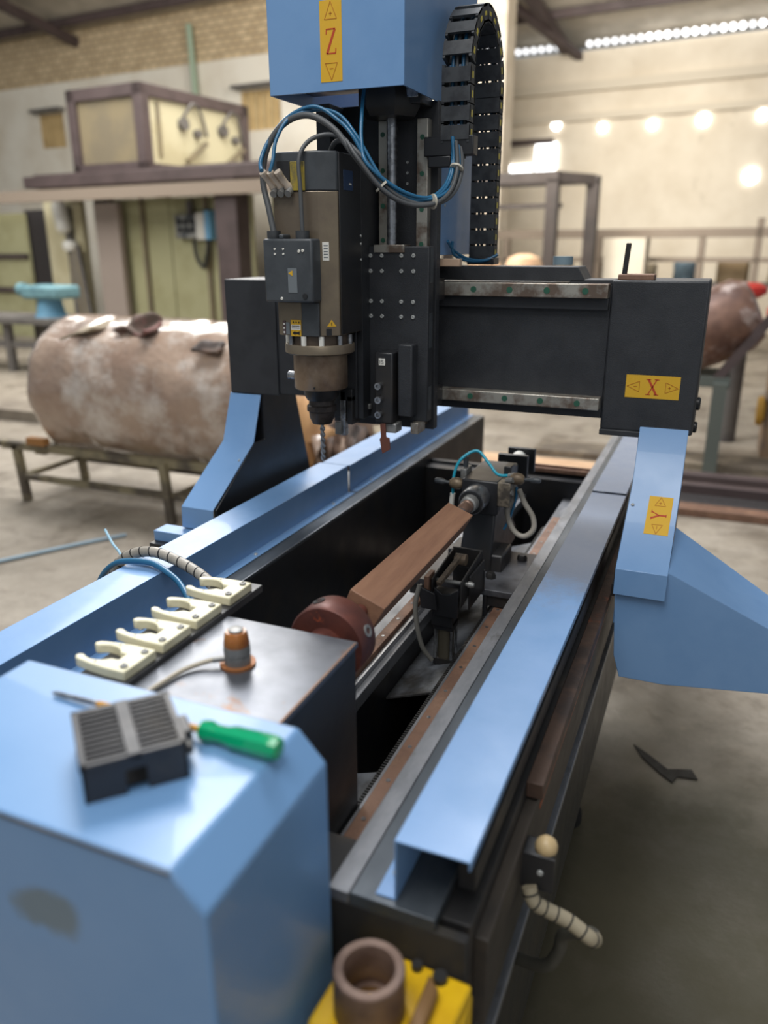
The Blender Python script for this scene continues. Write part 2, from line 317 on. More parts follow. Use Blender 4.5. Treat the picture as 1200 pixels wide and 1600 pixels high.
# ------------------------------------------------------------------ booth with box on its roof
t = thing('booth_frame', 'maroon steel framed booth with olive panels at the far left', 'booth', TB @ Vector((-9, 9.2, 0)))
for a in ((-10.85, -5.6, 8.6, 8.8, 2.34, 2.5), (-10.85, -10.7, 8.8, 11.6, 2.34, 2.5)): BX(*a, T=TB).build('roof_beam', MAROON, t, .01)
BX(-13, -5.6, 8.50, 8.60, 2.14, 2.30, T=TB).build('crossbeam', mat('dusty_beam', srgb(142, 128, 114), .8), t)
BX(-10.85, -5.6, 8.8, 12, 2.50, 2.54, T=TB).build('roof_deck', MAROON, t)
for x in (-7.23, -5.75): BX(x, x+.36, 8.62, 8.9, 0, 2.34, T=TB).build('post', MAROON, t, .01)
for a, m in (((-10.0, -8.85, 9.5, 9.56, 0, 2.2), OLIVE), ((-8.83, -7.3, 9.5, 9.56, 0, 2.2), OLIVE), ((-6.95, -5.4, 9.5, 9.56, 1.4, 2.2), OLIVE), ((-6.95, -5.4, 9.5, 9.56, 0, 1.34), CREAM),
             ((-11.45, -10.6, 9.4, 9.5, 0, 2.2), CREAM), ((-10.2, -9.7, 9.3, 9.4, 0, 2.14), mat('grey_curtain', srgb(160, 146, 136), .8)), ((-13.5, -12.1, 9.5, 9.56, 0, 2.05), OLIVE)): BX(*a, T=TB).build('panel', m, t)
for x in (-10.0, -9.35, -8.1): BX(x-.03, x+.03, 9.44, 9.5, 0, 2.2, T=TB).build('panel_stile', TANPANEL, t)
for z in (1.36, .8): BX(-13.5, -12.1, 9.44, 9.5, z-.04, z+.04, T=TB).build('panel_rail', MAROON, t)
BX(-10.62, -10.2, 9.7, 9.75, 0, 2.25, T=TB).build('dark_opening', DARKDOOR, t); BX(-12.2, -11.45, 9.6, 9.65, 0, 2.1, T=TB).build('dark_opening', DARKDOOR, t)
t = thing('roof_box', 'large maroon framed box with tan side standing on the booth roof', 'box', TB @ Vector((-9.4, 10, 2.54)))
x0, x1, y0, y1, z0, z1 = -10.19, -8.72, 9.0, 11.4, 2.54, 3.66; w_ = .16
for a in ((x0, x1, y0, y0+w_, z1-w_, z1), (x0, x1, y0, y0+w_, z0, z0+.12), (x0, x0+w_, y0, y0+w_, z0, z1), (x1-w_, x1, y0, y0+w_, z0, z1),
          (x1-w_, x1, y0, y1, z1-w_, z1), (x1-w_, x1, y0, y1, z0, z0+.1), (x1-w_, x1, y1-w_, y1, z0, z1), (x0, x0+w_, y0, y1, z1-w_, z1), (x0, x0+w_, y0, y1, z0, z0+.1), (x0, x0+w_, y1-w_, y1, z0, z1)):
    BX(*a, T=TB).build('frame_bar', MAROON, t, .006)
BX(x0+.1, x1-.1, y0+.06, y0+.09, z0+.1, z1-.1, T=TB).build('front_panel', TANPANEL, t)
BX(x1-.09, x1-.06, y0+.1, y1-.1, z0+.1, z1-.1, T=TB).build('side_panel', CREAM, t)
BX(x0+.05, x1-.05, y0+.05, y1-.05, z1-.06, z1-.02, T=TB).build('top_panel', TANPANEL, t)
BX(x1-.06, x1-.04, 9.33, 9.40, z0+.2, z1-.2, T=TB).build('stile', TANPANEL, t)
for y in (9.85, 10.75):
    MB(TB).cyl((x1-.08, y, 3.22), (x1+.03, y, 3.22), .085, seg=14).build('round_gauge', GREYB, t)
    MB(TB).cyl((x1-.08, y+.3, 3.12), (x1+.03, y+.3, 3.12), .06, seg=14).build('round_gauge', GREYB, t)
    MB(TB).tube([(x1-.02, y, 3.3), (x1+.05, y+.15, 3.5), (x1+.02, y+.35, 3.42), (x1, y+.5, 3.1)], .022).build('hose', GREYB, t)
    MB(TB).bar((x1+.02, y, 2.72), (x1+.02, y+.45, 3.0), .06).build('diagonal_brace', TANPANEL, t)
# switch box and rack with canister
t = thing('switch_box', 'pale blue and grey switch box mounted on the olive booth panel', 'switch box', TB @ Vector((-8.2, 9.4, 1.6)))
BX(-8.62, -8.2, 9.36, 9.5, 1.62, 1.95, T=TB).build('meter_cluster', mat('grey_meters', srgb(150, 150, 146), .6, 0, srgb(60, 66, 72), 10), t, .01)
for i in range(3):
    for z in (1.74, 1.85): BX(-8.56+i*.12, -8.48+i*.12, 9.34, 9.36, z-.035, z+.035, T=TB).build('meter_window', INK, t)
BX(-8.2, -8.04, 9.34, 9.5, 1.6, 1.97, T=TB).build('grey_door', WHITE, t, .01); BX(-8.04, -7.94, 9.34, 9.5, 1.6, 2.0, T=TB).build('blue_side', mat('pale_blue', srgb(110, 168, 206), .6), t, .01)
MB(TB).tube([(-8.3, 9.4, 1.6), (-8.25, 9.38, 1.35), (-8.12, 9.38, 1.22), (-8.05, 9.4, 1.5), (-8.05, 9.42, 1.6)], .03).build('hanging_cable', INK, t)
MB(TB).cyl((-8.36, 9.42, 1.95), (-8.36, 9.42, 2.14), .05).build('conduit', GREYB, t)
t = thing('canister_rack', 'white canister fixed above grey hoses beside the dark booth opening', 'canister', TB @ Vector((-10.85, 9.2, 0)))
MB(TB).lathe((-10.85, 9.25, 1.72), (-10.92, 9.25, 2.2), [(0, .06), (.1, .11), (.85, .12), (1, .08)], 16).build('canister', WHITE, t)
MB(TB).lathe((-10.75, 9.25, 1.45), (-10.75, 9.25, 1.6), [(0, .1), (.5, .13), (1, .1)], 16).build('valve', WHITE, t)
for i in range(4): MB(TB).tube([(-10.75+i*.05, 9.25, 1.5), (-10.7+i*.06, 9.22, 1.1), (-10.6+i*.06, 9.2, .5), (-10.5+i*.06, 9.2, .1)], .035).build('hose', GREYB if i % 2 else TANPANEL, t)
BX(-10.9, -10.8, 9.3, 9.4, 0, 2.1, T=TB).build('upright', GREYB, t)
# teal machine and bench on far left
t = thing('workbench', 'low dark grey workbench at the far left edge behind the wrapped tank', 'bench', (-8.2, 7.7, 0))
BX(-9.4, -7.35, 7.4, 8.1, .60, .68).build('bench_top', GREYB, t, .01)
for x in (-9.3, -8.35, -7.5):
    for y in (7.5, 8.0): BX(x, x+.09, y-.04, y+.04, 0, .60).build('leg', GREYB, t)
BX(-9.3, -7.4, 7.48, 7.54, .30, .38).build('stretcher', GREYB, t)
t = thing('teal_machine', 'pale teal machine with a wide head standing on the far bench', 'machine', (-7.65, 7.7, .68))
MB().lathe((-7.75, 7.7, .68), (-7.75, 7.7, .92), [(0, .2), (.2, .17), (.9, .14), (1, .15)], 16).build('column', mat('teal_blue', srgb(100, 150, 178), .6), t)
BX(-8.02, -7.42, 7.5, 7.9, .90, 1.06).build('head', TEALM, t, .04); MB().cyl((-8.22, 7.7, 1.0), (-8.12, 7.7, 1.0), .08).build('hand_wheel', TEALM, t)

# ------------------------------------------------------------------ wrapped tank on its stand
t = thing('wrapped_tank', 'large horizontal cylinder wrapped in brown paper and shiny film on a stand', 'tank', (-2.8, 3.75, .3))
mb = MB(); nx, ns_ = 90, 72; xs0, xs1 = -3.66, -1.32; R0 = .405; vs = []; fs = []
for i in range(nx+1):
    u = i/nx; x = xs0+(xs1-xs0)*u
    e = min(1, u*28); e2 = min(1, (1-u)*14); rad = R0*(.86+.14*math.sqrt(1-(1-e)**2))*(.86+.14*math.sqrt(1-(1-e2)**2))
    for k_ in range(ns_):
        a = 2*pi*k_/ns_
        n1 = noise.noise(Vector((x*2.2, cos(a)*1.5, sin(a)*1.5)))*.030+noise.ridged_multi_fractal(Vector((x*3, cos(a)*2.2+5, sin(a)*2.2)), 1, 2, 4, 1, 2)*.010
        dip = -.012*math.exp(-((x+3.30)/.03)**2)-.012*math.exp(-((x+2.6)/.03)**2)
        rk = rad+n1+dip; vs.append((x, 3.75+rk*cos(a), .70+rk*sin(a)))
for i in range(nx):
    for k_ in range(ns_):
        k2 = (k_+1) % ns_; fs.append((i*ns_+k_, (i+1)*ns_+k_, (i+1)*ns_+k2, i*ns_+k2))
fs += [tuple(range(ns_)), tuple(range(nx*ns_+ns_-1, nx*ns_-1, -1))]
mb.add(vs, fs).build('wrapped_cylinder', WRAP, t)
def rag(name, pts, m, parent, th=.012, wob=.03, **kw):
    # a draped sheet: grid over four corners with folds, solidified
    a, b, c, d = [Vector(p) for p in pts]; n = 14; vs = []; fs = []
    for i in range(n+1):
        for j in range(n+1):
            u, v = i/n, j/n; eu = .06*noise.noise(Vector((v*5, 2, i*0))) ; u2 = u+(eu if i in (0, n) else 0)*(1 if i else -1)
            p = a*(1-u2)*(1-v)+b*u2*(1-v)+c*u2*v+d*(1-u2)*v
            w0 = Vector((noise.noise(p*9+Vector((3, 0, 0))), noise.noise(p*9), noise.noise(p*9+Vector((0, 7, 0)))))*wob
            vs.append(p+w0)
    for i in range(n):
        for j in range(n): fs.append((i*(n+1)+j, (i+1)*(n+1)+j, (i+1)*(n+1)+j+1, i*(n+1)+j+1))
    o = MB().add(vs, fs).build(name, m, parent, **kw); s = o.modifiers.new('solid', 'SOLIDIFY'); s.thickness = th; return o
def flap(name, outline, y, m, parent, wob=.02, seed=0, **kw):
    # ragged wrapping piece: outline in x,z with subdivided torn edge and thickness
    o2 = []; n = len(outline)
    for i in range(n):
        p, q = Vector(outline[i]), Vector(outline[(i+1) % n])
        for k_ in range(5):
            w = p.lerp(q, k_/5); j = 0 if k_ == 0 else 1
            o2.append((w.x+j*wob*noise.noise(Vector((w.x*40+seed, w.y*40, 1))), w.y+j*wob*noise.noise(Vector((w.x*40, w.y*40+seed, 5)))))
    c = Vector((sum(p[0] for p in o2)/len(o2), sum(p[1] for p in o2)/len(o2)))
    vs = [(c.x, y-.03, c.y)]+[(p[0], y+.04*noise.noise(Vector((p[0]*12, p[1]*12, seed))), p[1]) for p in o2]
    ob = MB().add(vs, [(0, i+1, (i+1) % len(o2)+1) for i in range(len(o2))]).build(name, m, parent, **kw)
    s = ob.modifiers.new('solid', 'SOLIDIFY'); s.thickness = .008; return ob
flap('torn_kraft_flap', [(-1.90, .82), (-1.72, .84), (-1.66, .70), (-1.60, .68), (-1.70, .60), (-1.74, .50), (-1.78, .40), (-1.90, .40)], 3.25, KRAFT, t, seed=1, label='orange brown kraft paper flap')
flap('torn_dark_wrap', [(-1.72, .66), (-1.62, .72), (-1.48, .70), (-1.40, .58), (-1.42, .40), (-1.55, .30), (-1.72, .34), (-1.76, .46)], 3.30, TORN, t, .05, 3)
flap('torn_pale_wrap', [(-1.42, .72), (-1.30, .72), (-1.26, .60), (-1.22, .48), (-1.36, .44), (-1.40, .56)], 3.24, RAG, t, .03, 5)
for i in range(7): flap('torn_strip', [(-1.70+i*.06, .66-.02*(i % 3)), (-1.67+i*.06, .66), (-1.66+i*.06, .48-.03*(i % 4)), (-1.69+i*.06, .46)], 3.21+.01*(i % 3), TORN if i % 2 else WRAP, t, .03, 7+i)
rag('grey_cloth', [(-3.56, 3.48, .98), (-3.22, 3.48, 1.07), (-3.20, 3.80, 1.115), (-3.54, 3.86, 1.07)], RAG, None, cat='cloth', label='grey brown cloth lying over the top left end of the wrapped tank')
rag('crumpled_rag', [(-3.08, 3.50, 1.09), (-2.84, 3.46, 1.085), (-2.80, 3.60, 1.12), (-3.04, 3.62, 1.12)], mat('reddish_rag', srgb(104, 88, 78), .9, 0, srgb(132, 96, 90), 12), None, .02, .07, cat='rag', label='small crumpled reddish brown rag on top of the wrapped tank')
rag('dark_rag', [(-2.52, 3.40, 1.0), (-2.36, 3.40, 1.0), (-2.34, 3.46, 1.04), (-2.50, 3.46, 1.04)], TORN, None, .02, .02, cat='rag', label='flat dark rag on the wrapped tank just left of the black gantry')
t = thing('tank_stand', 'low grimy yellow tube stand under the wrapped tank', 'stand', (-3, 3.65, 0))
LEGS = [(-3.87, 3.45), (-3.87, 3.95), (-2.75, 3.42), (-2.72, 3.92), (-1.55, 3.42), (-1.55, 3.92)]
for i, (x, y) in enumerate(LEGS):
    MB().bar((x, y, 0), (x-.03, y, .36), .045).build('leg', STAND, t, .004)
for y in (3.45, 3.93):
    MB().bar((-4.0, y, .355), (-1.4, y, .355), .045).build('top_rail', STAND, t); MB().bar((-3.9, y, .16), (-1.5, y, .16), .035).build('lower_rail', STAND, t)
for x in (-3.88, -2.74, -1.55): MB().bar((x, 3.45, .16), (x, 3.93, .16), .03).build('cross_rail', STAND, t)
MB().bar((-5.4, 3.6, .33), (-3.9, 3.6, .30), .035).build('long_bar', STAND, t)
for x in (-3.75, -1.6): BX(x-.04, x+.04, 3.48, 4.0, .30, .352).build('cross_beam', STAND, t)
MB().box(-3.74, -3.60, 3.38, 3.43, .385, .43).build('timber_wedge', mat('orange_timber', srgb(160, 112, 62), .7), None, .004, cat='timber', label='short orange timber wedged under the left end of the wrapped tank')

# ------------------------------------------------------------------ right background
t = thing('steel_portal', 'tall dark steel portal stand in front of the far right wall', 'frame', TB @ Vector((-3.6, 11, 0)))
for x, y in ((-3.42, 11), (-2.96, 11.3), (-5.2, 11), (-5.2, 11.6)): BX(x-.08, x+.08, y-.06, y+.06, 0, 2.34, T=TB).build('post', DARKM, t)
for a in ((-5.3, -3.34, 10.94, 11.06, 2.3, 2.44), (-5.3, -2.88, 11.24, 11.36, 2.28, 2.38)): BX(*a, T=TB).build('top_beam', DARKM, t)
MB(TB).bar((-3.42, 11, 2.37), (-2.96, 11.3, 2.33), .13).build('end_beam', DARKM, t); BX(-5.3, -3.3, 10.98, 11.06, 1.98, 2.04, T=TB).build('lower_beam', DARKM, t)
t = thing('storage_rack', 'long low brown rack of pipes and drums along the far right wall', 'rack', TB @ Vector((-2.4, 12, 0)))
BX(-4.6, 1.5, 11.95, 12.05, 1.60, 1.72, T=TB).build('top_rail', MATS['dusty_beam'], t); BX(-4.6, 1.5, 11.95, 12.05, 1.28, 1.34, T=TB).build('lower_rail', MATS['dusty_beam'], t)
for x in (-4.4, -3.0, -1.6, -.9, .3, 1.3): BX(x-.04, x+.04, 11.95, 12.05, 0, 1.62+.22*(x == -.9), T=TB).build('upright', MATS['dusty_beam'], t)
BX(-4.6, 1.5, 12.05, 12.7, .95, 1.0, T=TB).build('shelf', GREYB, t)
GB = 'things on the far right rack'
lbl = {'drum': 'blurred blue grey drum on the low rack by the right wall', 'sack': 'blurred pale sack on the low rack by the right wall'}
cols = [srgb(120, 140, 150), srgb(200, 186, 160), srgb(150, 130, 112), srgb(190, 176, 150), srgb(110, 132, 146), srgb(150, 128, 96), srgb(206, 192, 164), srgb(128, 112, 104)]
names = ['first', 'second', 'third', 'fourth', 'fifth', 'sixth', 'seventh', 'eighth']
for i in range(8):
    x = -4.3+i*.62; h = .28+.1*((i*7) % 4)/3
    mm = mat(f'rack_colour_{i}', cols[i], .7, 0, tuple(c*.8 for c in cols[i]), 4)
    if i % 2 == 0: MB(TB).lathe((x, 12.35, 1.0), (x, 12.35, 1.0+h), [(0, .17), (.08, .18), (.5, .17), (.92, .18), (1, .16)], 18).build('drum', mm, None, cat='drum', label=f'blurred upright drum, {names[i]} item from the left on the far rack', group=GB)
    else: MB(TB).box(x-.2, x+.2, 12.2, 12.5, 1.0, 1.0+h*.8).build('crate', mm, None, .03, cat='crate', label=f'blurred low crate, {names[i]} item from the left on the far rack', group=GB)
struct(BX(-2.80, -2.25, 11.5, 11.8, 0, 1.60, T=TB), 'pier', PEACH)
MB(TB).lathe((-4.55, 10.2, 1.16), (-4.55, 10.2, 1.26), [(0, .1), (.4, .26), (.7, .24), (1, .1)], 18).build('blue_bundle', mat('faded_blue', srgb(110, 140, 150), .7), None, cat='bundle', label='faded blue bundle lying left of the pale pier on a trestle behind the gantry beam')
t = thing('trestle', 'low trestle with pale sacks right behind the gantry beam', 'table', TB @ Vector((-4, 10.2, 0)))
BX(-5.1, -3.0, 9.9, 10.5, 1.08, 1.16, T=TB).build('top', GREYB, t)
for x in (-5.0, -3.1): BX(x-.04, x+.04, 9.95, 10.45, 0, 1.08, T=TB).build('leg', GREYB, t)
for i, (x, h) in enumerate(((-4.05, .16), (-3.5, .24))): MB(TB).lathe((x, 10.2, 1.16), (x, 10.2, 1.16+h), [(0, .16), (.4, .24), (.8, .2), (1, .08)], 14).build('pale_sack', CARD, None, cat='sack', label=['low pale sack on the trestle behind the gantry, nearer the blue bundle', 'taller pale sack on the trestle behind the gantry, beside the pale pier'][i])
# tilted vessel on a trolley
t = thing('tilted_vessel', 'rusty brown tilted vessel on a dark trolley right of the gantry', 'vessel', (.0, 6, 0))
MB().lathe((-.42, 6.0, .80), (.22, 6.0, 1.10), [(0, .16), (.06, .24), (.5, .26), (.85, .25), (.97, .2), (1, .1)], 28).build('vessel_body', mat('rusty_vessel', srgb(128, 96, 80), .5, .2, srgb(96, 70, 60), 4, col3=srgb(186, 168, 160), s3=2.6, t3=(.5, .6)), t)
MB().bar((-.55, 5.8, .62), (.1, 5.8, .62), .07).build('trolley_rail', mat('grey_green', srgb(92, 98, 92), .6), t); MB().bar((-.55, 6.2, .62), (.1, 6.2, .62), .07).build('trolley_rail', MATS['grey_green'], t)
MB().bar((.0, 5.8, .62), (.30, 5.8, 1.06), .06).build('tilt_arm', MAROON, t); MB().bar((.04, 5.75, .62), (.04, 5.75, 0), .09).build('leg', MATS['grey_green'], t)
MB().bar((-.5, 5.8, .62), (-.5, 5.8, 0), .07).build('leg', MATS['grey_green'], t); MB().bar((-.5, 6.2, .62), (-.5, 6.2, 0), .07).build('leg', MATS['grey_green'], t); MB().bar((.04, 6.2, .62), (.04, 6.2, 0), .07).build('leg', MATS['grey_green'], t)
t = thing('red_capped_post', 'grey post with a round red cap behind the brown vessel', 'post', (.14, 6.8, 0))
MB().cyl((.14, 6.8, 0), (.14, 6.8, 1.14), .07).build('post_body', GREYB, t); MB().lathe((.14, 6.8, 1.12), (.14, 6.8, 1.23), [(0, .1), (.3, .15), (.7, .15), (1, .09)], 20).build('cap', REDM, t, label='red cap')
t = thing('floor_machine', 'small grey machine with a yellow side on the floor at the right edge', 'machine', (.5, 6.4, 0))
MB().box(.37, .8, 6.2, 6.7, .0, .95).build('body', mat('brown_mach', srgb(150, 124, 98), .7, 0, srgb(104, 96, 92), 5), t, .02); MB().lathe((.31, 6.25, .36), (.37, 6.25, .36), [(0, .10), (.6, .11), (1, .06)], 16).build('yellow_cap', mat('ochre', srgb(196, 150, 60), .6), t)
t = MB().box(.30, 1.0, 6.21, 6.7, 1.2, 1.32).build('red_drum_top', REDM, None, .02, cat='lid', label='partly cropped red lid at the right edge of the photo')
t.location.z = .95
# steel bars and stained kerb on the floor at right
for i, (y, w, h, m) in enumerate(((5.42, .05, .07, MAROON), (5.20, .04, .06, MAROON), (4.74, .06, .05, RUST))):
    BX(-.5, 1.6, y-w, y+w, 0, h).build('floor_bar', m, None, .004, cat='steel bar', label=['brown steel bar on the floor right of the gantry, farthest of three', 'brown steel bar on the floor right of the gantry, middle of three', 'rusty steel bar on the floor right of the gantry, nearest of three'][i])
struct(BX(-.6, 3, 5.05, 5.15, 0, .004).box(-.6, 3, 4.86, 5.06, 0, .004), 'dark_floor_strips', DARKDOOR)  # flat dark strips between the floor bars
struct(BX(-1.2, 3.5, 5.75, 6.1, 0, .05), 'kerb', mat('stained_kerb', srgb(100, 90, 78), .8, 0, srgb(132, 120, 102), 5))
struct(BX(-12, -4.6, 5.2, 5.6, 0, .10), 'left_kerb', mat('pale_kerb', srgb(140, 130, 116), .8, 0, srgb(120, 110, 98), 4))
t = MB().box(-1.62, -.55, 4.75, 5.70, .0, .006).build('cardboard_sheet', CARD, None, cat='cardboard', label='pale cardboard sheet lying on the floor behind the lathe bed')
mb = MB(); mb.tube([(-3.2, 2.60, .012), (-3.12, 2.74, .012), (-3.04, 2.88, .012), (-2.93, 3.06, .012), (-2.86, 3.16, .012)], .010)
mb.build('blue_rope', mat('pale_blue_cord', srgb(140, 160, 172), .6), None, cat='cord', label='faded blue cord lying on the floor left of the machine')
# peeled floor crack flake
fl = [(-.096, 2.256), (-.065, 2.198), (-.009, 2.137), (.029, 2.105), (.041, 2.140), (.098, 2.149), (.079, 2.19), (.043, 2.178), (.012, 2.165), (-.043, 2.216)]
mb = MB(); mb.add([(x, y, .002) for x, y in fl]+[(x, y, .006) for x, y in fl], [tuple(range(10)), tuple(range(10, 20))]+[(i, (i+1) % 10, 10+(i+1) % 10, 10+i) for i in range(10)])
mb.build('dark_scrap', mat('dark_scrap_m', srgb(48, 44, 38), .8), None, cat='scrap', label='curved dark scrap lying on the concrete right of the machine')

# ================================================================== MACHINE BED
bed = thing('machine_bed', 'long black steel bed of the router with blue way covers', 'machine bed', (-.59, 1.85, 0))
def part(mb, name, m, bevel=.0012, label=None, parent=None): return mb.build(name, m, parent or bed, bevel, label)
Y0, Y1 = .606, 3.12
part(BX(-.885, -.861, Y0, Y1, .45, .829), 'side_web', BLACKG)                   # left inner black wall
part(BX(-1.02, -.861, Y0, Y1, .829, .835), 'dark_steel_flat', DARKFLAT)
part(BX(-.8645, -.861, 1.05, Y1, .835, .8365), 'worn_edge', STEEL)
part(BX(-1.0, -.985, Y0, Y1, .3, .829), 'side_web', BLACKG)
part(BX(-.324, -.2985, Y0, 3.05, .82, .835), 'steel_flat', WORN); part(BX(-.2975, -.20, Y0, 3.05, .82, .836), 'dark_steel_flat', DARKFLAT)  # darker flat beside the cover: its shade is put into the steel colour
part(BX(-.330, -.318, Y0+.1, 3.05, .55, .82), 'inner_web', BLACKG)
part(BX(-.395, -.331, .70, 2.46, .715, .742), 'bed_way', WORN); part(BX(-.60, -.515, .86, 2.46, .715, .742), 'bed_way', WORN)
part(BX(-.395, -.385, .70, 2.46, .45, .715), 'way_web', BLACKG); part(BX(-.530, -.520, .86, 2.46, .45, .715), 'way_web', BLACKG)
for x0, x1 in ((-.381, -.357), (-.562, -.540)):
    rl = part(BX(x0, x1, .71 if x0 > -.5 else .86, 2.16, .742, .760), 'rusty_rail_strip', RUST)
    for i in range(16):
        y = .80+i*.088 if x0 > -.5 else .89+i*.082; MB().cyl(((x0+x1)/2, y, .7598), ((x0+x1)/2, y, .7608), .0035, seg=10).build('rail_bolt', STEEL, rl)
part(BX(-.538, -.528, .86, 2.46, .742, .752), 'bright_edge', STEEL)
# rack teeth along the right way
mb = MB()
for i in range(220):
    y = .72+i*.0064; mb.box(-.4035, -.395, y, y+.0034, .722, .738)
o = part(mb, 'rack_teeth', DIRTY, 0); o['kind'] = 'stuff'
part(BX(-.985, -.331, Y0+.1, 2.5, .44, .45), 'trough_floor', DARKIN)
CH = mat('dusty_grey_panel', srgb(112, 116, 122), .6, .2, srgb(84, 86, 90), 14, col3=srgb(60, 58, 56), s3=5, t3=(.5, .62))
for a, b in ((.86, .98), (1.24, 2.1)): part(MB().prism([(-.396, .705), (-.396, .699), (-.52, .655), (-.52, .661)], 'y', a, b), 'slanted_panel', CH)
part(BX(-.86, -.331, 2.40, 2.46, .50, .80), 'cross_member', BLACKG); part(BX(-.86, -.20, 2.455, 2.475, .79, .81), 'cross_member_lip', BLACKG)
part(BX(-.985, -.2, 3.06, 3.12, .35, .50), 'end_member', BLACKG)
part(BX(-.86, -.33, 2.16, 2.40, .55, .56), 'rear_shelf', mat('dusty_shelf', srgb(116, 102, 90), .8, 0, srgb(90, 80, 72), 8), label='dusty shelf')
# near end
part(BX(-.985, -.165, Y0, Y0+.012, .33, .82), 'end_plate', mat('matt_black', srgb(34, 34, 35), .85, 0, srgb(50, 46, 40), 9))
part(BX(-.40, -.324, Y0, .70, .80, .819), 'near_flat', DIRTY)
# right outer side
part(BX(-.20, -.166, Y0+.02, 3.04, .70, .822), 'side_channel', DIRTY)
part(BX(-.192, -.172, .66, 3.0, .835, .868), 'linear_rail', DIRTY)
sr = part(BX(-.166, -.143, .88, 3.0, .800, .824), 'rusty_bar', mat('dark_rust', srgb(84, 66, 56), .6, .2, srgb(60, 50, 46), 14, col3=srgb(150, 86, 58), s3=7, t3=(.56, .68), bump=.2), label='rusty square bar')
part(BX(-.166, -.150, .64, 3.0, .672, .795), 'side_face', mat('brown_grime', srgb(62, 55, 48), .6, 0, srgb(44, 41, 38), 10, col3=srgb(132, 78, 54), s3=6, t3=(.62, .72), bump=.15, stretch=(1, .35, 1)))
part(BX(-.150, -.1488, .90, 3.0, .770, .776), 'rust_streak', mat('orange_rust', srgb(160, 90, 60), .6), 0)
part(BX(-.20, -.153, .62, 3.05, .585, .60), 'beam_flange', WORN, label='grey flange with its highlight painted in')  # lighter steel here paints in the highlight along the flange
part(BX(-.170, -.160, .62, 3.05, .335, .575), 'lower_beam', BLACKG); part(BX(-.22, -.160, .62, 3.05, .325, .335), 'beam_flange', BLACKG)
for y in (.66, 1.10, 1.95, 2.7): part(BX(-.20, -.166, y, y+.10, .595, .70), 'short_post', BLACKG)
for x in (-.98, -.28):
    for y in (.72, 1.8, 2.9):
        lg = part(BX(x, x+.08, y, y+.08, .025, .335), 'leg', BLACKG); MB().cyl((x+.04, y+.04, 0), (x+.04, y+.04, .025), .05).build('leg_foot', DIRTY, lg)
# blue way covers : L-profile with a bottom lip (the joint is at y = 1.935)
def cover(x_in, x_out, sgn, ya, yb, z, m, n_screw, lab, bulge=0):
    th = .0025
    poly = [(x_out, z), (x_out, z-.012), (x_out+sgn*th, z-.012), (x_out+sgn*th, z-th), (x_in-sgn*th, z-th), (x_in-sgn*th, .8355), (x_in+sgn*.022, .8355), (x_in+sgn*.022, .838), (x_in, .838), (x_in, z)]
    if sgn < 0: poly = poly[::-1]
    o = part(MB().prism(poly, 'y', ya, yb), 'way_cover', m, .001, lab)
    for i in range(n_screw):
        y = ya+.12+(yb-ya-.24)*i/max(1, n_screw-1); screw((x_in+sgn*.012, y, .838), (0, 0, 1), .0045, o)
    return o
cover(-.924, -1.012, 1, .50, 1.932, .915, BLUE, 4, 'near left blue cover')
cover(-.924, -1.012, 1, 1.945, 3.10, .912, BLUE, 4, 'far left blue cover')
cover(-.249, -.166, -1, .615, 1.934, .915, BLUEW, 3, 'near right blue cover')
cover(-.249, -.166, -1, 1.940, 2.66, .918, BLUEW, 2, 'far right blue cover')
screw((-.259, .65, .838), (0, 0, 1), .005, bed)
# small blue tab outside left rail
part(BX(-1.20, -1.10, 1.42, 1.47, .83, .855), 'blue_tab', BLUE)
part(BX(-1.20, -1.0, 1.40, 1.49, .81, .83), 'carriage_bracket', BLACKG)

# ------------------------------------------------------------------ yellow bracket with pipe socket, near end
t = thing('socket_bracket', 'yellow bracket holding an open brown pipe socket at the near end of the bed', 'bracket', (-.23, .55, .70))
MB().prism([(-.295, .50), (-.275, .475), (-.165, .485), (-.155, .60), (-.22, .604), (-.29, .604)], 'z', .755, .775).build('bracket_plate', YPAINT, t, .004)
MB().box(-.175, -.155, .50, .604, .70, .757).build('bracket_web', YPAINT, t, .003)
MB().prism([(-.197, .50), (-.182, .50), (-.182, .57), (-.197, .585)], 'z', .775, .790).build('bracket_rib', mat('grimy_rib', srgb(120, 88, 50), .6), t, .003)
MB().cyl((-.188, .592, .774), (-.188, .592, .782), .008).build('bolt_head', DIRTY, t); MB().cyl((-.215, .596, .774), (-.215, .596, .782), .006).build('bolt_head', DIRTY, t)
MB().lathe((-.243, .535, .745), (-.243, .535, .828), [(0, .036), (.98, .036), (1, .0345), (1, .0265), (.97, .025), (.45, .024), (.45, .018), (.05, .018)], 40).build('pipe_socket', BRNPIPE, t)

# ------------------------------------------------------------------ limit switch on the right side
t = thing('limit_switch', 'black limit switch with an amber dome on the right side of the bed', 'switch', (-.13, .80, .70))
BX(-.158, -.109, .800, .803, .728, .780).build('mounting_plate', BLACKG, t, .001)
BX(-.152, -.112, .803, .835, .735, .779).build('switch_body', BLACKG, t, .002)
MB().lathe((-.124, .818, .779), (-.124, .818, .797), [(0, .014), (.3, .0145), (.6, .0125), (.85, .008), (1, .002)], 20).build('amber_dome', mat('amber', srgb(188, 164, 122), .4), t)
screw((-.1265, .80, .756), (0, -1, 0), .004, t)
BX(-.170, -.150, .803, .835, .74, .775).build('mounting_foot', BLACKG, t)
hp = [(-.138, .795, .735), (-.130, .79, .718), (-.112, .795, .706), (-.086, .80, .694), (-.060, .80, .679), (-.053, .81, .668), (-.062, .83, .655), (-.095, .84, .63), (-.100, .84, .60), (-.112, .84, .57), (-.135, .85, .55), (-.158, .86, .54)]
t2 = thing('conduit_hose', 'beige spiral conduit looping out from the switch on the right side', 'hose', (-.1, .85, .34))
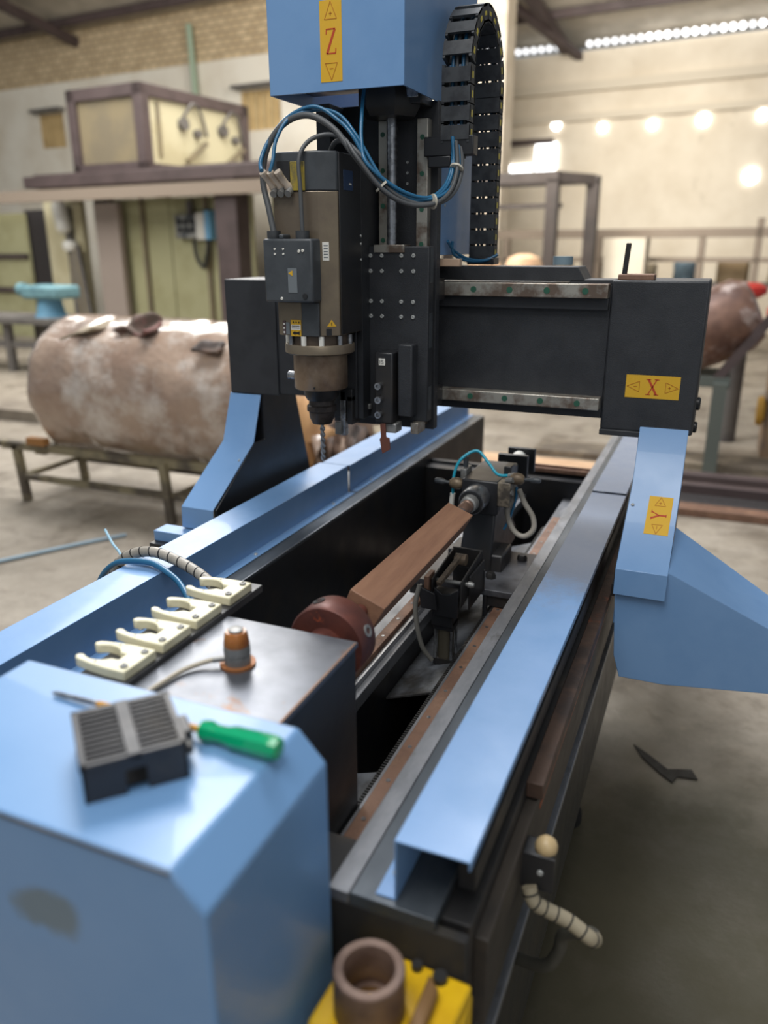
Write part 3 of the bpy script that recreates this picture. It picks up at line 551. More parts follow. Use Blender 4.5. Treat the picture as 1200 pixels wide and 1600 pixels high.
Q = MB(); pts = Q.tube(hp[:6], .0095, 12, 8, ret=True); Q.build('beige_conduit', mat('beige_conduit', srgb(150, 140, 118), .6), t2)
for i in range(4, len(pts)-4, 5):
    d = (pts[i+1]-pts[i]).normalized(); MB().cyl(pts[i]-d*.001, pts[i]+d*.001, .0102, seg=14).build('spiral_groove', DARKIN, t2)
MB().tube(hp[5:], .009, 10, 8).build('dark_conduit', mat('dark_conduit', srgb(70, 68, 60), .6), t2)

# ================================================================== GANTRY
gan = thing('gantry', 'black gantry bridge on two blue fronted columns across the bed', 'gantry', (-.59, 1.8, .80))
def gp(mb, name, m, bevel=.0015, label=None, parent=None): return mb.build(name, m, parent or gan, bevel, label)
gp(BX(-1.141, -.214, 1.705, 1.86, 1.150, 1.425), 'cross_beam', BLACK)
gp(BX(-1.141, -1.0, 1.70, 1.705, 1.147, 1.424), 'left_beam_face', BLACK)
gp(BX(-.214, -.029, 1.698, 1.86, 1.128, 1.434), 'beam_end_box', BLACK, .004)
gp(BX(-.214, -.132, 1.69, 1.74, 1.118, 1.13), 'beam_foot_pad', BLACK)
for z0, z1, nm in ((1.399, 1.427, 0), (1.172, 1.197, 1)):
    rl = gp(BX(-.79, -.217, 1.672, 1.705, z0, z1), 'linear_rail', RAILM)
    for i in range(7):
        x = -.73+i*.078; MB().cyl((x, 1.6725, (z0+z1)/2), (x, 1.6712, (z0+z1)/2), .0065, seg=14).build('rail_cap', GREENCAP, rl)
gp(BX(-.79, -.217, 1.690, 1.706, 1.375, 1.399), 'rail_ledge', BLACK)
gp(MB().prism([(-.96, 1.43), (-.268, 1.43), (-.285, 1.459), (-.96, 1.459)], 'y', 1.705, 1.80), 'top_cover', BLACK)
gp(BX(-.30, -.20, 1.705, 1.80, 1.425, 1.434), 'top_edge_plate', BLACK)
# rusty bracket with upright pin
br = gp(BX(-.205, -.135, 1.71, 1.76, 1.434, 1.445), 'angle_bracket', RUST)
MB().bar((-.196, 1.735, 1.44), (-.192, 1.735, 1.505), .010).build('upright_pin', BLACKG, br, .002)
gp(MB().cyl((-.34, 1.83, 1.46), (-.34, 1.83, 1.478), .022, seg=16), 'cable_gland', mat('blue_grey', srgb(120, 140, 150), .5), 0)
screw((-.029, 1.76, 1.185), (1, 0, 0), .014, gan, BLACKG, 'side_bolt'); screw((-.029, 1.76, 1.135), (1, 0, 0), .012, gan, BLACKG, 'side_bolt')
# column inner plates (black) and blue fronts
def column(xi0, xi1, xf0, xf1, side):
    pl = [(1.705, 1.15), (1.705, 1.03), (1.655, 1.03), (1.47, .908), (1.47, .862), (1.95, .862), (1.88, 1.10), (1.86, 1.20), (1.705, 1.20)]
    gp(MB().prism(pl, 'x', xi0, xi1), 'column_plate', BLACKG)
    gp(MB().prism([(y, z) for y, z in pl], 'x', xf1-.006 if side < 0 else xf0, xf1 if side < 0 else xf0+.006) if 0 else BX(xf0+.004, xf1-.004, 1.72, 1.85, .862, 1.15), 'column_core', BLACKG)
    fr = [(1.700, 1.145), (1.654, 1.031), (1.461, .910), (1.458, .858), (1.4605, .858), (1.4635, .908), (1.658, 1.029), (1.7035, 1.1435)]
    o = gp(MB().prism(fr, 'x', xf0, xf1), 'column_front', BLUE, .001)
    return o
cl_ = column(-1.058, -1.050, -1.144, -1.054, -1); screw((-1.064, 1.60, .998), (0, -.5, .85), .003, cl_)
cr_ = column(-.134, -.128, -.132, -.036, 1); screw((-.123, 1.60, .9985), (0, -.5, .85), .0035, cr_)
for xa, xb in ((-1.144, -1.141),): gp(MB().prism([(1.70, 1.145), (1.654, 1.031), (1.461, .910), (1.458, .858), (1.95, .862), (1.86, 1.20)], 'x', xa, xb), 'column_side', BLUE)
gp(BX(-.128, -.03, 1.475, 1.76, .855, .862), 'foot_shelf', BLACKG)
# lower blue drive cover on the right foot: front face, sloping top, bottom return
F_ = [(-.130, .862), (-.120, .722), (-.106, .676), (-.022, .676), (.17, .700), (.30, .712), (.31, .768), (.145, .833), (-.036, .914)]
gp(MB().prism(F_, 'y', 1.468, 1.471), 'drive_cover_front', BLUE, .001)
top = [(-.036, 1.468, .914), (.145, 1.468, .833), (.31, 1.468, .768), (.31, 1.62, .745), (.153, 1.62, .835), (-.036, 1.62, .955)]
gp(MB().add(top+[(x, 1.62, .70) for x in (.31, .153, -.036)], [(0, 1, 4, 5), (1, 2, 3, 4), (3, 6, 7, 4), (4, 7, 8, 5)]), 'drive_cover_top', BLUE, 0)
gp(BX(-.10, .12, 1.475, 1.62, .69, .696), 'drive_cover_base', BLUE)
gp(BX(-.128, -.120, 1.471, 1.74, .79, .86), 'drive_cover_side', BLUE)
gp(MB().cyl((.05, 1.62, .684), (.05, 1.62, .80), .05), 'drive_motor', BLACKG)
gp(BX(-.14, -.126, 1.50, 1.70, .835, .862), 'rail_carriage', DIRTY)
# direction stickers ------------------------------------------------
def sticker(parent, org, ux, uz, w, h, ch, lw=.9):
    """yellow sticker; ux right, uz up; the row reads  < -  letter  + >"""
    org, ux, uz = Vector(org), Vector(ux), Vector(uz); n = ux.cross(uz)*1.0
    if n.y > 0: n = -n
    def P3(x, z, d): return org+ux*x+uz*z+n*d
    def poly(pts, d0, d1): 
        k_ = len(pts); return MB().add([P3(x, z, d0) for x, z in pts]+[P3(x, z, d1) for x, z in pts], [tuple(range(k_-1, -1, -1)), tuple(range(k_, 2*k_))]+[(i, (i+1) % k_, k_+(i+1) % k_, k_+i) for i in range(k_)])
    base = poly([(-w/2, -h/2), (w/2, -h/2), (w/2, h/2), (-w/2, h/2)], 0, .0006).build('direction_sticker', YEL, parent)
    def stroke(mb, a, b, t_):
        a, b = Vector(a), Vector(b); d = (b-a).normalized(); q = Vector((-d.y, d.x))*t_/2
        pts = [a-q, b-q, b+q, a+q]; k_ = 4
        mb.add([P3(p.x, p.y, .0006) for p in pts]+[P3(p.x, p.y, .0010) for p in pts], [(3, 2, 1, 0), (4, 5, 6, 7)]+[(i, (i+1) % k_, k_+(i+1) % k_, k_+i) for i in range(k_)])
    return base, stroke
def tri(mb, st, c, s, ang, t_):
    pts = [Vector((cos(ang+a), sin(ang+a)))*s*(1.0 if a == 0 else .88)+Vector(c) for a in (0, 2.25, -2.25)]
    for i in range(3): st(mb, pts[i], pts[(i+1) % 3], t_)
def glyph(mb, st, ch, c, hh, rot=0, t_=.0035):
    S = {'X': [((-.55, 1), (.55, -1), 1), ((.50, 1), (-.50, -1), .5), ((-.85, 1), (-.25, 1), .4), ((.22, 1), (.80, 1), .4), ((-.80, -1), (-.22, -1), .4), ((.25, -1), (.85, -1), .4)],
         'Y': [((-.62, 1), (0, -.05), 1), ((.62, 1), (0, -.05), .55), ((0, .0), (0, -1), .9), ((-.88, 1), (-.38, 1), .4), ((.38, 1), (.88, 1), .4), ((-.26, -1), (.26, -1), .4)],
         'Z': [((-.46, 1), (.46, 1), .5), ((.42, 1), (-.42, -1), 1), ((-.48, -1), (.48, -1), .5), ((-.46, 1), (-.48, .6), .4), ((.48, -1), (.5, -.6), .4)],
         '+': [((-.5, 0), (.5, 0), .8), ((0, -.5), (0, .5), .8)], '-': [((-.6, 0), (.6, 0), .8)]}[ch]
    for a, b, k_ in S:
        p = [Vector((v[0]*cos(rot)-v[1]*sin(rot), v[0]*sin(rot)+v[1]*cos(rot)))*hh+Vector(c) for v in (a, b)]
        st(mb, p[0], p[1], t_*k_)
def fill(st_base, rowdir, dist, L_, letter, letrot, signrot, plus_up=True):
    pass
def full_sticker(parent, org, ux, uz, w, h, letter, vertical=False, letrot=0, signrot=0, hh=.012, d=.034, s=.0125):
    base, st = sticker(parent, org, ux, uz, w, h, letter)
    m1 = MB(); glyph(m1, st, letter, (0, 0), hh, letrot, .0042); m1.build('letter', REDINK, base)
    for sg, sn in ((1, '+'), (-1, '-')):
        m2 = MB(); c_ = (0, sg*d) if vertical else (sg*d, 0)
        tri(m2, st, c_, s, (pi/2 if sg > 0 else -pi/2) if vertical else (0 if sg > 0 else pi), .0011)
        cc = (0, sg*(d-.001)) if vertical else (sg*(d-.001), 0)
        glyph(m2, st, sn, cc, .006, signrot, .0016); m2.build('plus_arrow' if sg > 0 else 'minus_arrow', ORINK, base)
    return base
full_sticker(gan, (-.1158, 1.698, 1.224), (1, 0, 0), (0, 0, 1), .106, .047, 'X', hh=.0155, d=.0345, s=.0158)
sl = Vector((0, 1.654-1.461, 1.031-.910)).normalized()
full_sticker(gan, (-.070, 1.461+sl.y*.145, .910+sl.z*.145), (1, 0, 0), tuple(sl), .046, .100, 'Y', vertical=True, letrot=pi/2, signrot=pi/2, hh=.0140, d=.033, s=.0150)

# ================================================================== Z CARRIAGE
zc = thing('vertical_carriage', 'black vertical carriage with guide rails under a blue housing on the gantry', 'carriage', (-.68, 1.65, 1.10))
def zp(mb, name, m, bevel=.0012, label=None, parent=None): return mb.build(name, m, parent or zc, bevel, label)
zp(BX(-.80, -.557, 1.604, 1.628, 1.118, 1.768), 'back_plate', BLACK)
for z0 in (1.39, 1.165): zp(BX(-.79, -.56, 1.628, 1.671, z0, z0+.045), 'rail_block', BLACKG)
# blue housing
hs = zp(BX(-.829, -.560, 1.427, 1.430, 1.766, 2.15), 'housing_front', BLUE, .001)
zp(BX(-.563, -.560, 1.430, 1.85, 1.766, 2.15), 'housing_side', BLUE, 0); zp(BX(-.829, -.826, 1.430, 1.85, 1.766, 2.15), 'housing_side', BLUE, 0)
zp(BX(-.829, -.560, 1.427, 1.853, 2.15, 2.153), 'housing_top', BLUE)
zp(BX(-.70, -.560, 1.631, 1.853, 1.482, 1.766), 'housing_lower_side', BLUE, .001)
for z in (1.58, 1.67): screw((-.560, 1.66, z), (1, 0, 0), .003, zc)
zp(BX(-.826, -.563, 1.50, 1.60, 1.79, 1.81), 'bearing_plate', BLACKG)
zp(MB().lathe((-.64, 1.56, 1.735), (-.64, 1.56, 1.79), [(0, .05), (.3, .06), (1, .055)], 6), 'bearing_block', BLACKG, 0)
zp(BX(-.70, -.57, 1.54, 1.604, 1.755, 1.79), 'top_block', BLACKG, .002)
zp(BX(-.60, -.575, 1.535, 1.55, 1.765, 1.785), 'pale_block', STEEL, .001)
for x0, x1 in ((-.676, -.657), (-.594, -.571)):
    rl = zp(BX(x0, x1, 1.582, 1.604, 1.13, 1.735), 'guide_rail', RAILM)
    for i in range(5):
        z = 1.71-i*.066+(0 if x0 < -.6 else -.008); MB().cyl(((x0+x1)/2, 1.5825, z), ((x0+x1)/2, 1.5812, z), .0048, seg=12).build('rail_cap', GREENCAP, rl)
zp(MB().lathe((-.640, 1.565, 1.49), (-.640, 1.565, 1.75), [(0, .0100)]+[(i/40, .0104 if i % 2 else .0096) for i in range(1, 40)]+[(1, .0100)], 16), 'ball_screw', STEEL, 0)
zp(BX(-.672, -.605, 1.545, 1.582, 1.488, 1.503), 'nut_bracket', RAILM, .001); zp(MB().cyl((-.635, 1.56, 1.468), (-.635, 1.56, 1.488), .012), 'ball_nut', BRASS, 0)
# slide plate
sp = zp(BX(-.690, -.553, 1.548, 1.578, 1.146, 1.500), 'slide_plate', BLACK, .002)
for zz in (1.482, 1.452, 1.392, 1.362):
    for xx in (-.680, -.655, -.612, -.586): screw((xx, 1.548, zz), (0, -1, 0), .0042, sp)
for z0, z1 in ((1.43, 1.497), (1.30, 1.37), (1.17, 1.22)): zp(BX(-.5535, -.552, 1.556, 1.572, z0, z1), 'edge_scale', GREYP, 0)
# side block with three fittings
sb = zp(BX(-.652, -.612, 1.500, 1.548, 1.146, 1.294), 'manifold_block', BLACKG, .003)
for z in (1.226, 1.197, 1.166):
    MB().lathe((-.640, 1.500, z), (-.640, 1.486, z), [(0, .0065), (.3, .0075), (1, .0072), (1, .004), (.6, .003)], 14).build('fitting', BRASS if 0 else STEEL, sb)
BX(-.642, -.628, 1.4985, 1.5, 1.268, 1.282).build('number_tag', WHITE, sb)
tg = MB()
for a in ((-.6395, -.6385, 1.271, 1.279), (-.6365, -.6315, 1.278, 1.279), (-.6365, -.6355, 1.275, 1.279), (-.6365, -.6315, 1.2745, 1.2755), (-.6325, -.6315, 1.271, 1.275), (-.6365, -.6315, 1.271, 1.272)): tg.box(a[0], a[1], 1.498, 1.4986, a[2], a[3])
tg.build('printed_number', INK, sb)
zp(BX(-.607, -.575, 1.515, 1.548, 1.16, 1.31), 'cover_block', BLACK, .003)
zp(BX(-.640, -.606, 1.505, 1.540, 1.126, 1.146), 'clamp_shoe', GREYS, .002); zp(BX(-.583, -.566, 1.53, 1.575, 1.122, 1.146), 'rail_end', RAILM, .001)
zp(MB().prism([(-.639, 1.146), (-.627, 1.146), (-.6255, 1.118), (-.618, 1.116), (-.616, 1.092), (-.634, 1.081), (-.640, 1.112), (-.637, 1.118)], 'y', 1.496, 1.5), 'rust_brown_tongue', mat('rust_tongue', srgb(104, 62, 50), .6), .0005)
zp(BX(-.697, -.678, 1.535, 1.545, 1.166, 1.177), 'small_sensor_tab', GREYS, .001)
for i, (x, z) in enumerate(((-.712, 1.62), (-.712, 1.54), (-.70, 1.45), (-.712, 1.59))): screw((x, 1.604, z), (0, -1, 0), .003, zc)
for i, z in enumerate((1.66, 1.64, 1.62)): screw((-.622, 1.604, z-.0), (0, -1, 0), .003, zc)
full_sticker(zc, (-.700, 1.427, 1.845), (1, 0, 0), (0, 0, 1), .043, .128, 'Z', vertical=True, hh=.0190, d=.044, s=.0175)
# cable clamp bracket for chain end
zp(BX(-.575, -.475, 1.57, 1.60, 1.665, 1.70), 'chain_bracket', BLACKG, .002); zp(BX(-.566, -.52, 1.57, 1.59, 1.645, 1.665), 'chain_bracket_lug', BLACKG, .002)

# ================================================================== SPINDLE
sp = thing('spindle_motor', 'bronze and black spindle motor with a drill bit beside the slide plate', 'spindle', (-.745, 1.44, 1.07))
def pp(mb, name, m, bevel=.001, label=None, parent=None): return mb.build(name, m, parent or sp, bevel, label)
oct_ = [(-.806, 1.382), (-.712, 1.382), (-.683, 1.405), (-.683, 1.505), (-.806, 1.505)]
pp(MB().prism(oct_, 'z', 1.335, 1.597), 'motor_body', TAN, .0015); pp(MB().prism(oct_, 'z', 1.597, 1.665), 'motor_cap', GREYP, .003, 'dark grey cap')
pp(BX(-.6825, -.680, 1.408, 1.503, 1.337, 1.663), 'side_panel', BLACKG)
pp(BX(-.6800, -.6790, 1.425, 1.465, 1.60, 1.635), 'blue_label', mat('navy_label', srgb(34, 58, 92), .4)); pp(BX(-.679, -.6785, 1.448, 1.458, 1.610, 1.613), 'label_mark', WHITE, 0)
pp(BX(-.80, -.695, 1.505, 1.604, 1.15, 1.66), 'mounting_block', BLACK, .002)
pp(BX(-.684, -.68, 1.505, 1.604, 1.15, 1.66), 'mounting_side', BLACK, .001) if 0 else pp(BX(-.695, -.683, 1.51, 1.604, 1.15, 1.66), 'mounting_side', BLACK, .001)
for z in (1.52, 1.505, 1.475): screw((-.680, 1.50, z), (1, 0, 0), .0025, sp)
pp(BX(-.795, -.768, 1.38, 1.382, 1.600, 1.65), 'cap_recess', DARKIN); pp(BX(-.767, -.737, 1.3795, 1.382, 1.598, 1.648), 'yellow_panel', mat('olive_yellow', srgb(150, 132, 50), .5, 0, srgb(112, 102, 60), 60))
cb = pp(BX(-.812, -.708, 1.345, 1.381, 1.400, 1.514), 'connector_box', GREYP, .004)
BX(-.780, -.770, 1.350, 1.379, 1.514, 1.522).build('box_lug', GREYP, cb, .002)
for x in (-.798, -.737): MB().cyl((x, 1.365, 1.514), (x, 1.365, 1.528), .013).build('cable_gland', RUBBER, cb)
for x in (-.786, -.768):
    for z in (1.496, 1.487): screw((x, 1.345, z), (0, -1, 0), .0022, cb, WHITE)
for x, z in ((-.735, 1.492), (-.727, 1.493), (-.775, 1.407)): screw((x, 1.345, z), (0, -1, 0), .0028, cb, WHITE)
BX(-.760, -.741, 1.3443, 1.345, 1.418, 1.462).build('box_label', LABELM, cb); MB().prism([(-.759, 1.453), (-.750, 1.458), (-.750, 1.448)], 'y', 1.3438, 1.3443).build('label_symbol', YEL, cb)
MB().cyl((-.725, 1.345, 1.412), (-.725, 1.343, 1.412), .005).build('round_plug', DARKIN, cb)
pp(BX(-.800, -.752, 1.378, 1.382, 1.335, 1.398), 'bronze_panel', TAN, .001); pp(BX(-.751, -.714, 1.376, 1.382, 1.335, 1.398), 'black_panel', GREYP, .001)
st = pp(BX(-.776, -.754, 1.3765, 1.378, 1.334, 1.365), 'rotation_label', YEL, 0, 'yellow and white rotation label')
BX(-.7755, -.7545, 1.3762, 1.3765, 1.346, 1.356).build('label_band', WHITE, st)
mk = MB()
for i in range(3): mk.prism([(-.772+i*.006, 1.359), (-.768+i*.006, 1.359), (-.770+i*.006, 1.363)], 'y', 1.3760, 1.3766)
for z in (1.353, 1.349): mk.box(-.774, -.757, 1.3759, 1.3763, z, z+.0012)
mk.prism([(-.773, 1.340), (-.767, 1.344), (-.767, 1.342), (-.760, 1.342), (-.757, 1.344), (-.757, 1.336), (-.760, 1.338), (-.767, 1.338), (-.767, 1.336)], 'y', 1.3760, 1.3766); mk.build('label_print', INK, st)
pp(BX(-.794, -.7875, 1.3765, 1.378, 1.337, 1.363), 'small_dark_label', mat('maroon_label', srgb(80, 62, 62), .5), 0); pp(BX(-.787, -.779, 1.3765, 1.378, 1.337, 1.360), 'small_grey_label', LABELM, 0)
for z in (1.357, 1.349, 1.341): pp(BX(-.7925, -.789, 1.376, 1.3765, z-.0018, z+.0018), 'label_dot', WHITE, 0)
# labels on the chamfer strip
def ch(t_, z): return Vector((-.712+.029*t_, 1.382+.023*t_, z))
nc = Vector((.023, -.029, 0)).normalized()
def chq(t0, t1, z0, z1, name, m, d=.0006):
    a = [ch(t0, z0), ch(t1, z0), ch(t1, z1), ch(t0, z1)]; pp(MB().add([p for p in a]+[p+nc*d for p in a], [(3, 2, 1, 0), (4, 5, 6, 7), (0, 1, 5, 4), (1, 2, 6, 5), (2, 3, 7, 6), (3, 0, 4, 7)]), name, m, 0)
chq(.16, .5, 1.475, 1.508, 'white_label', WHITE)
for i in range(5): chq(.22, .44, 1.480+i*.0052, 1.482+i*.0052, 'label_line', LABELM, .0009)
a = [ch(.3, 1.353), ch(.8, 1.353), ch(.55, 1.366)]; pp(MB().add(a+[p+nc*.0006 for p in a], [(2, 1, 0), (3, 4, 5), (0, 1, 4, 3), (1, 2, 5, 4), (2, 0, 3, 5)]), 'warning_triangle', YEL, 0)
chq(.53, .57, 1.355, 1.361, 'warning_mark', INK, .001)
chq(.25, .55, 1.336, 1.349, 'slot', DARKIN)
C = (-.747, 1.442)
def lz(z0, z1, prof, name, m, seg=40, **k): return pp(MB().lathe((C[0], C[1], z0), (C[0], C[1], z1), prof, seg), name, m, 0, **k)
lz(1.315, 1.336, [(0, .060), (1, .060)], 'neck', mat('neck_brown', srgb(86, 74, 64), .5, .3)); lz(1.296, 1.316, [(0, .066), (.15, .0705), (.85, .0705), (1, .069)], 'flange', TAN)
for a in (200, 235, 268, 300, 335, 5):
    x, y = C[0]+.064*cos(radians(a)), C[1]+.064*sin(radians(a)); pp(MB().cyl((x, y, 1.316), (x, y, 1.334), .0055, seg=10), 'flange_bolt', STEEL if a % 2 else WHITE, 0)
lz(1.225, 1.297, [(0, .0535), (.04, .055), (.96, .055), (1, .0545)], 'nose', NOSEM)
pp(MB().cyl((C[0]+.012, C[1]-.0535, 1.232), (C[0]+.0125, C[1]-.0558, 1.232), .0022, seg=8), 'nose_hole', INK, 0)
lz(1.200, 1.226, [(0, .030), (.4, .036), (1, .037)], 'seal_ring', BLACKG)
lz(1.150, 1.200, [(0, .020), (.25, .026), (.5, .027), (.55, .031), (.75, .031), (.8, .027), (1, .026)], 'tool_holder', mat('dark_holder', srgb(72, 66, 64), .4, .5, srgb(50, 46, 46), 30))
mb = MB(); seg = 60
for i in range(seg):   # twisted drill flute
    z = 1.152-.082*i/seg; a = i*.35
    for k_ in (0, pi): mb.box(C[0]+.003*cos(a+k_)-.002, C[0]+.003*cos(a+k_)+.002, C[1]+.003*sin(a+k_)-.002, C[1]+.003*sin(a+k_)+.002, z-.0016, z)
mb.cyl((C[0], C[1], 1.068), (C[0], C[1], 1.155), .0022, seg=8); pp(mb, 'drill_bit', STEEL, 0)
pp(BX(-.728, -.716, 1.49, 1.504, 1.115, 1.21), 'release_rod', STEEL, .001); pp(BX(-.738, -.724, 1.482, 1.49, 1.118, 1.145), 'release_finger', GREYS, .001)
pp(BX(-.728, -.70, 1.49, 1.52, 1.19, 1.215), 'rod_bracket', BLACKG); pp(BX(-.712, -.700, 1.49, 1.53, 1.14, 1.20), 'rod_side_bracket', BLACKG)
pp(MB().cyl((-.826, 1.45, 1.245), (-.80, 1.45, 1.243), .009, seg=14), 'side_fitting', STEEL, 0)
pp(MB().box(-.79, -.76, 1.535, 1.6, 1.66, 1.765), 'rear_bracket', BLACK)
for i in range(3):
    x = -.8005+i*.0155; ft = pp(MB().lathe((x, 1.384, 1.600), (x-.010, 1.355, 1.630), [(0, .0075), (.25, .0078), (.3, .0062), (.8, .0062), (.85, .0072), (1, .0068)], 14), 'air_fitting', mat('pale_fitting', srgb(196, 182, 166), .4, .3), 0)
    MB().cyl((x+.002, 1.378, 1.598), (x+.003, 1.368, 1.592), .0075, .0065, 12).build('fitting_elbow', GREYS, ft)

# ------------------------------------------------------------------ cable bundle
cb = thing('cable_bundle', 'looping bundle of grey cables and blue air tubes over the spindle', 'cables', (-.62, 1.45, 1.5))
A1 = [(-.512, 1.572, 1.69), (-.505, 1.56, 1.64), (-.508, 1.53, 1.60), (-.525, 1.49, 1.577), (-.56, 1.45, 1.575), (-.60, 1.42, 1.60), (-.645, 1.40, 1.655), (-.685, 1.40, 1.70), (-.735, 1.40, 1.725), (-.785, 1.40, 1.715), (-.818, 1.39, 1.675), (-.825, 1.38, 1.62), (-.810, 1.37, 1.57), (-.798, 1.365, 1.525)]
MB().tube(A1, .0058, 12, 8).build('power_cable', CABLE, cb)
A2 = [(x+.006, y-.012, z-.002) for x, y, z in A1[:6]]+[(-.635, 1.39, 1.650), (-.665, 1.40, 1.683), (-.70, 1.40, 1.692), (-.730, 1.385, 1.680), (-.742, 1.37, 1.65), (-.739, 1.366, 1.60), (-.737, 1.365, 1.525)]
MB().tube(A2, .0040, 10, 8).build('signal_cable', CABLE, cb)
A3 = [(x-.004, y-.004, z+.007) for x, y, z in A1[:6]]+[(-.65, 1.41, 1.685), (-.69, 1.42, 1.72), (-.735, 1.42, 1.742), (-.785, 1.41, 1.725), (-.815, 1.39, 1.685), (-.822, 1.37, 1.65), (-.811, 1.353, 1.632)]
MB().tube(A3, .0038, 10, 8).build('air_tube', CYAN, cb)
A4 = [(x+.005, y+.004, z+.009) for x, y, z in A1[:6]]+[(-.65, 1.42, 1.69), (-.69, 1.43, 1.728), (-.735, 1.43, 1.738), (-.775, 1.40, 1.722), (-.790, 1.375, 1.685), (-.790, 1.36, 1.65), (-.794, 1.354, 1.630)]
MB().tube(A4, .0034, 10, 8).build('air_tube', CYAN, cb)
A5 = [(-.516, 1.57, 1.69), (-.512, 1.555, 1.645), (-.516, 1.52, 1.605), (-.535, 1.475, 1.585), (-.575, 1.43, 1.60), (-.62, 1.40, 1.64), (-.64, 1.42, 1.68), (-.652, 1.45, 1.73), (-.66, 1.48, 1.775), (-.66, 1.50, 1.80)]
MB().tube(A5, .0036, 10, 8).build('air_tube', CYAN, cb)
MB().tube([(x+.010, y+.004, z) for x, y, z in A1[:7]]+[(-.67, 1.41, 1.68), (-.70, 1.43, 1.68), (-.75, 1.50, 1.66)], .0045, 10, 8).build('sensor_cable', CABLE, cb)
for p, q in ((A1[5], A1[6]), (A1[3], A1[4]), (A1[1], A1[2])):
    p, q = Vector(p), Vector(q); d = (q-p).normalized(); MB().lathe(p+Vector((.002, -.003, .002)), p+Vector((.002, -.003, .002))+d*.004, [(0, .0135), (1, .0135)], 16).build('cable_tie', mat('pale_tie', srgb(190, 184, 170), .5), cb)

# ------------------------------------------------------------------ energy chain (arch in the plane beside the housing)
ec = thing('energy_chain', 'black plastic cable chain arching up beside the blue housing', 'cable chain', (-.51, 1.68, 1.47))
path = []; yc, zc_, rm = 1.688, 1.808, .104
pitch = .0327; z = 1.705
while z < zc_: path.append((yc-rm, z, pi/2)); z += pitch
na = int(round(pi*rm/pitch))
for i in range(1, na+1):
    a = pi-pi*i/na; path.append((yc+rm*cos(a), zc_+rm*sin(a)*1.12, a-pi/2))
z = zc_-pitch*.85
while z > 1.47: path.append((yc+rm, z, -pi/2)); z -= pitch
x0, x1 = -.540, -.484; H = .0150; Lk = .0175
for i, (y, z, a) in enumerate(path):
    M_ = Matrix.Translation((0, y, z)) @ Matrix.Rotation(a, 4, 'X')     # local y = along, local z = outward
    mb = MB(M_); mb.box(x0, x0+.005, -Lk, Lk, -H, H); mb.box(x1-.005, x1, -Lk, Lk, -H, H)
    mb.box(x0, x1, -.0125, .0125, H-.004, H+.001); mb.box(x0, x1, -.0145, .0145, -H-.001, -H+.004); mb.box(x0+.026, x0+.029, -.008, .008, -H, H)
    o = mb.build('chain_link', RUBBER, ec)
    if i < 4 or i % 1 == 0: MB(M_).box(x1-.0002, x1+.0006, -.0060, .0060, -.0034, .0034).build('yellow_pip', PIP, o)
for j, (dx, m) in enumerate(((-.524, CYAN), (-.516, CABLE), (-.504, CYAN), (-.497, CABLE))):
    pts = [(dx, y, z) for y, z, a in path]; pts = [(dx, path[0][0], 1.66)]+pts; MB().tube(pts, .0034, 8, 3).build('inner_line', m, ec)
MB().box(-.543, -.481, 1.77, 1.815, 1.4605, 1.476).build('end_bracket', BLACKG, ec, .002)
t = thing('blue_tube_pair', 'two blue air tubes curling between the housing foot and the chain base', 'air tubes', (-.53, 1.75, 1.46))
for k_ in range(2): MB().tube([(-.552+k_*.004, 1.66+.02*k_, 1.51), (-.548, 1.69, 1.492-.008*k_), (-.53, 1.73, 1.474-.004*k_), (-.50, 1.765, 1.470), (-.475, 1.78, 1.482)], .0033, 10, 8).build('air_tube', CYAN, t)
MB().box(-.578, -.525, 1.66, 1.68, 1.459, 1.475).build('copper_block', mat('copper_pale', srgb(206, 176, 150), .5), None, .002, cat='block', label='small pale copper block on the gantry top under the blue housing')

# ================================================================== HEADSTOCK + CHUCK
hd = thing('headstock', 'black headstock box with a stained steel top plate and rusty chuck', 'headstock', (-.5, .74, .45))
def hp_(mb, name, m, bevel=.0015, label=None, parent=None): return mb.build(name, m, parent or hd, bevel, label)
hp_(BX(-.600, -.398, .585, .846, .45, .992), 'housing', BLACKG, .002); tpl = hp_(BX(-.602, -.396, .583, .850, .992, 1.0), 'top_plate', PLATE, .0015); BX(-.3995, -.3965, .59, .845, .9985, 1.0006).build('rusty_edge', RUST, tpl)
AX, AZ = -.4565, .971
def ly(y0, y1, prof, name, m, seg=44, parent=None, **k): return MB().lathe((AX, y0, AZ), (AX, y1, AZ), prof, seg).build(name, m, parent or hd, **k)
ly(.846, .884, [(0, .027), (1, .027)], 'adapter_flange', CHUCKM)
ck = ly(.872, .918, [(0, .0555), (.06, .0575), (.94, .0575), (1, .056), (1, .02), (.9, .018)], 'chuck', CHUCKM)
for a in (22, 112, 202, 292):
    d = Vector((cos(radians(a)), 0, sin(radians(a)))); p = Vector((AX, .897, AZ))+d*.0568
    MB().lathe(p, p+d*.002, [(0, .009), (1, .009), (1, .005), (-.5, .005)], 16).build('key_socket', GREYS if a < 100 else DIRTY, ck)
for a in (65, 185, 305):
    d = Vector((cos(radians(a)), 0, sin(radians(a)))); u = Vector((-d.z, 0, d.x)); c0 = Vector((AX, .918, AZ)); mb = MB()
    vs = []
    for y in (0, .034):
        for rr_ in (.014, .042 if y == 0 else .032):
            for s_ in (-.009, .009): vs.append(c0+d*rr_+u*s_+Vector((0, y, 0)))
    mb.add(vs, [(0, 1, 3, 2), (4, 6, 7, 5), (0, 4, 5, 1), (2, 3, 7, 6), (0, 2, 6, 4), (1, 5, 7, 3)]); mb.build('jaw', CHUCKM, ck, .002)
ly(.926, .992, [(0, .013), (1, .011)], 'drive_spur', CHUCKM, parent=ck)
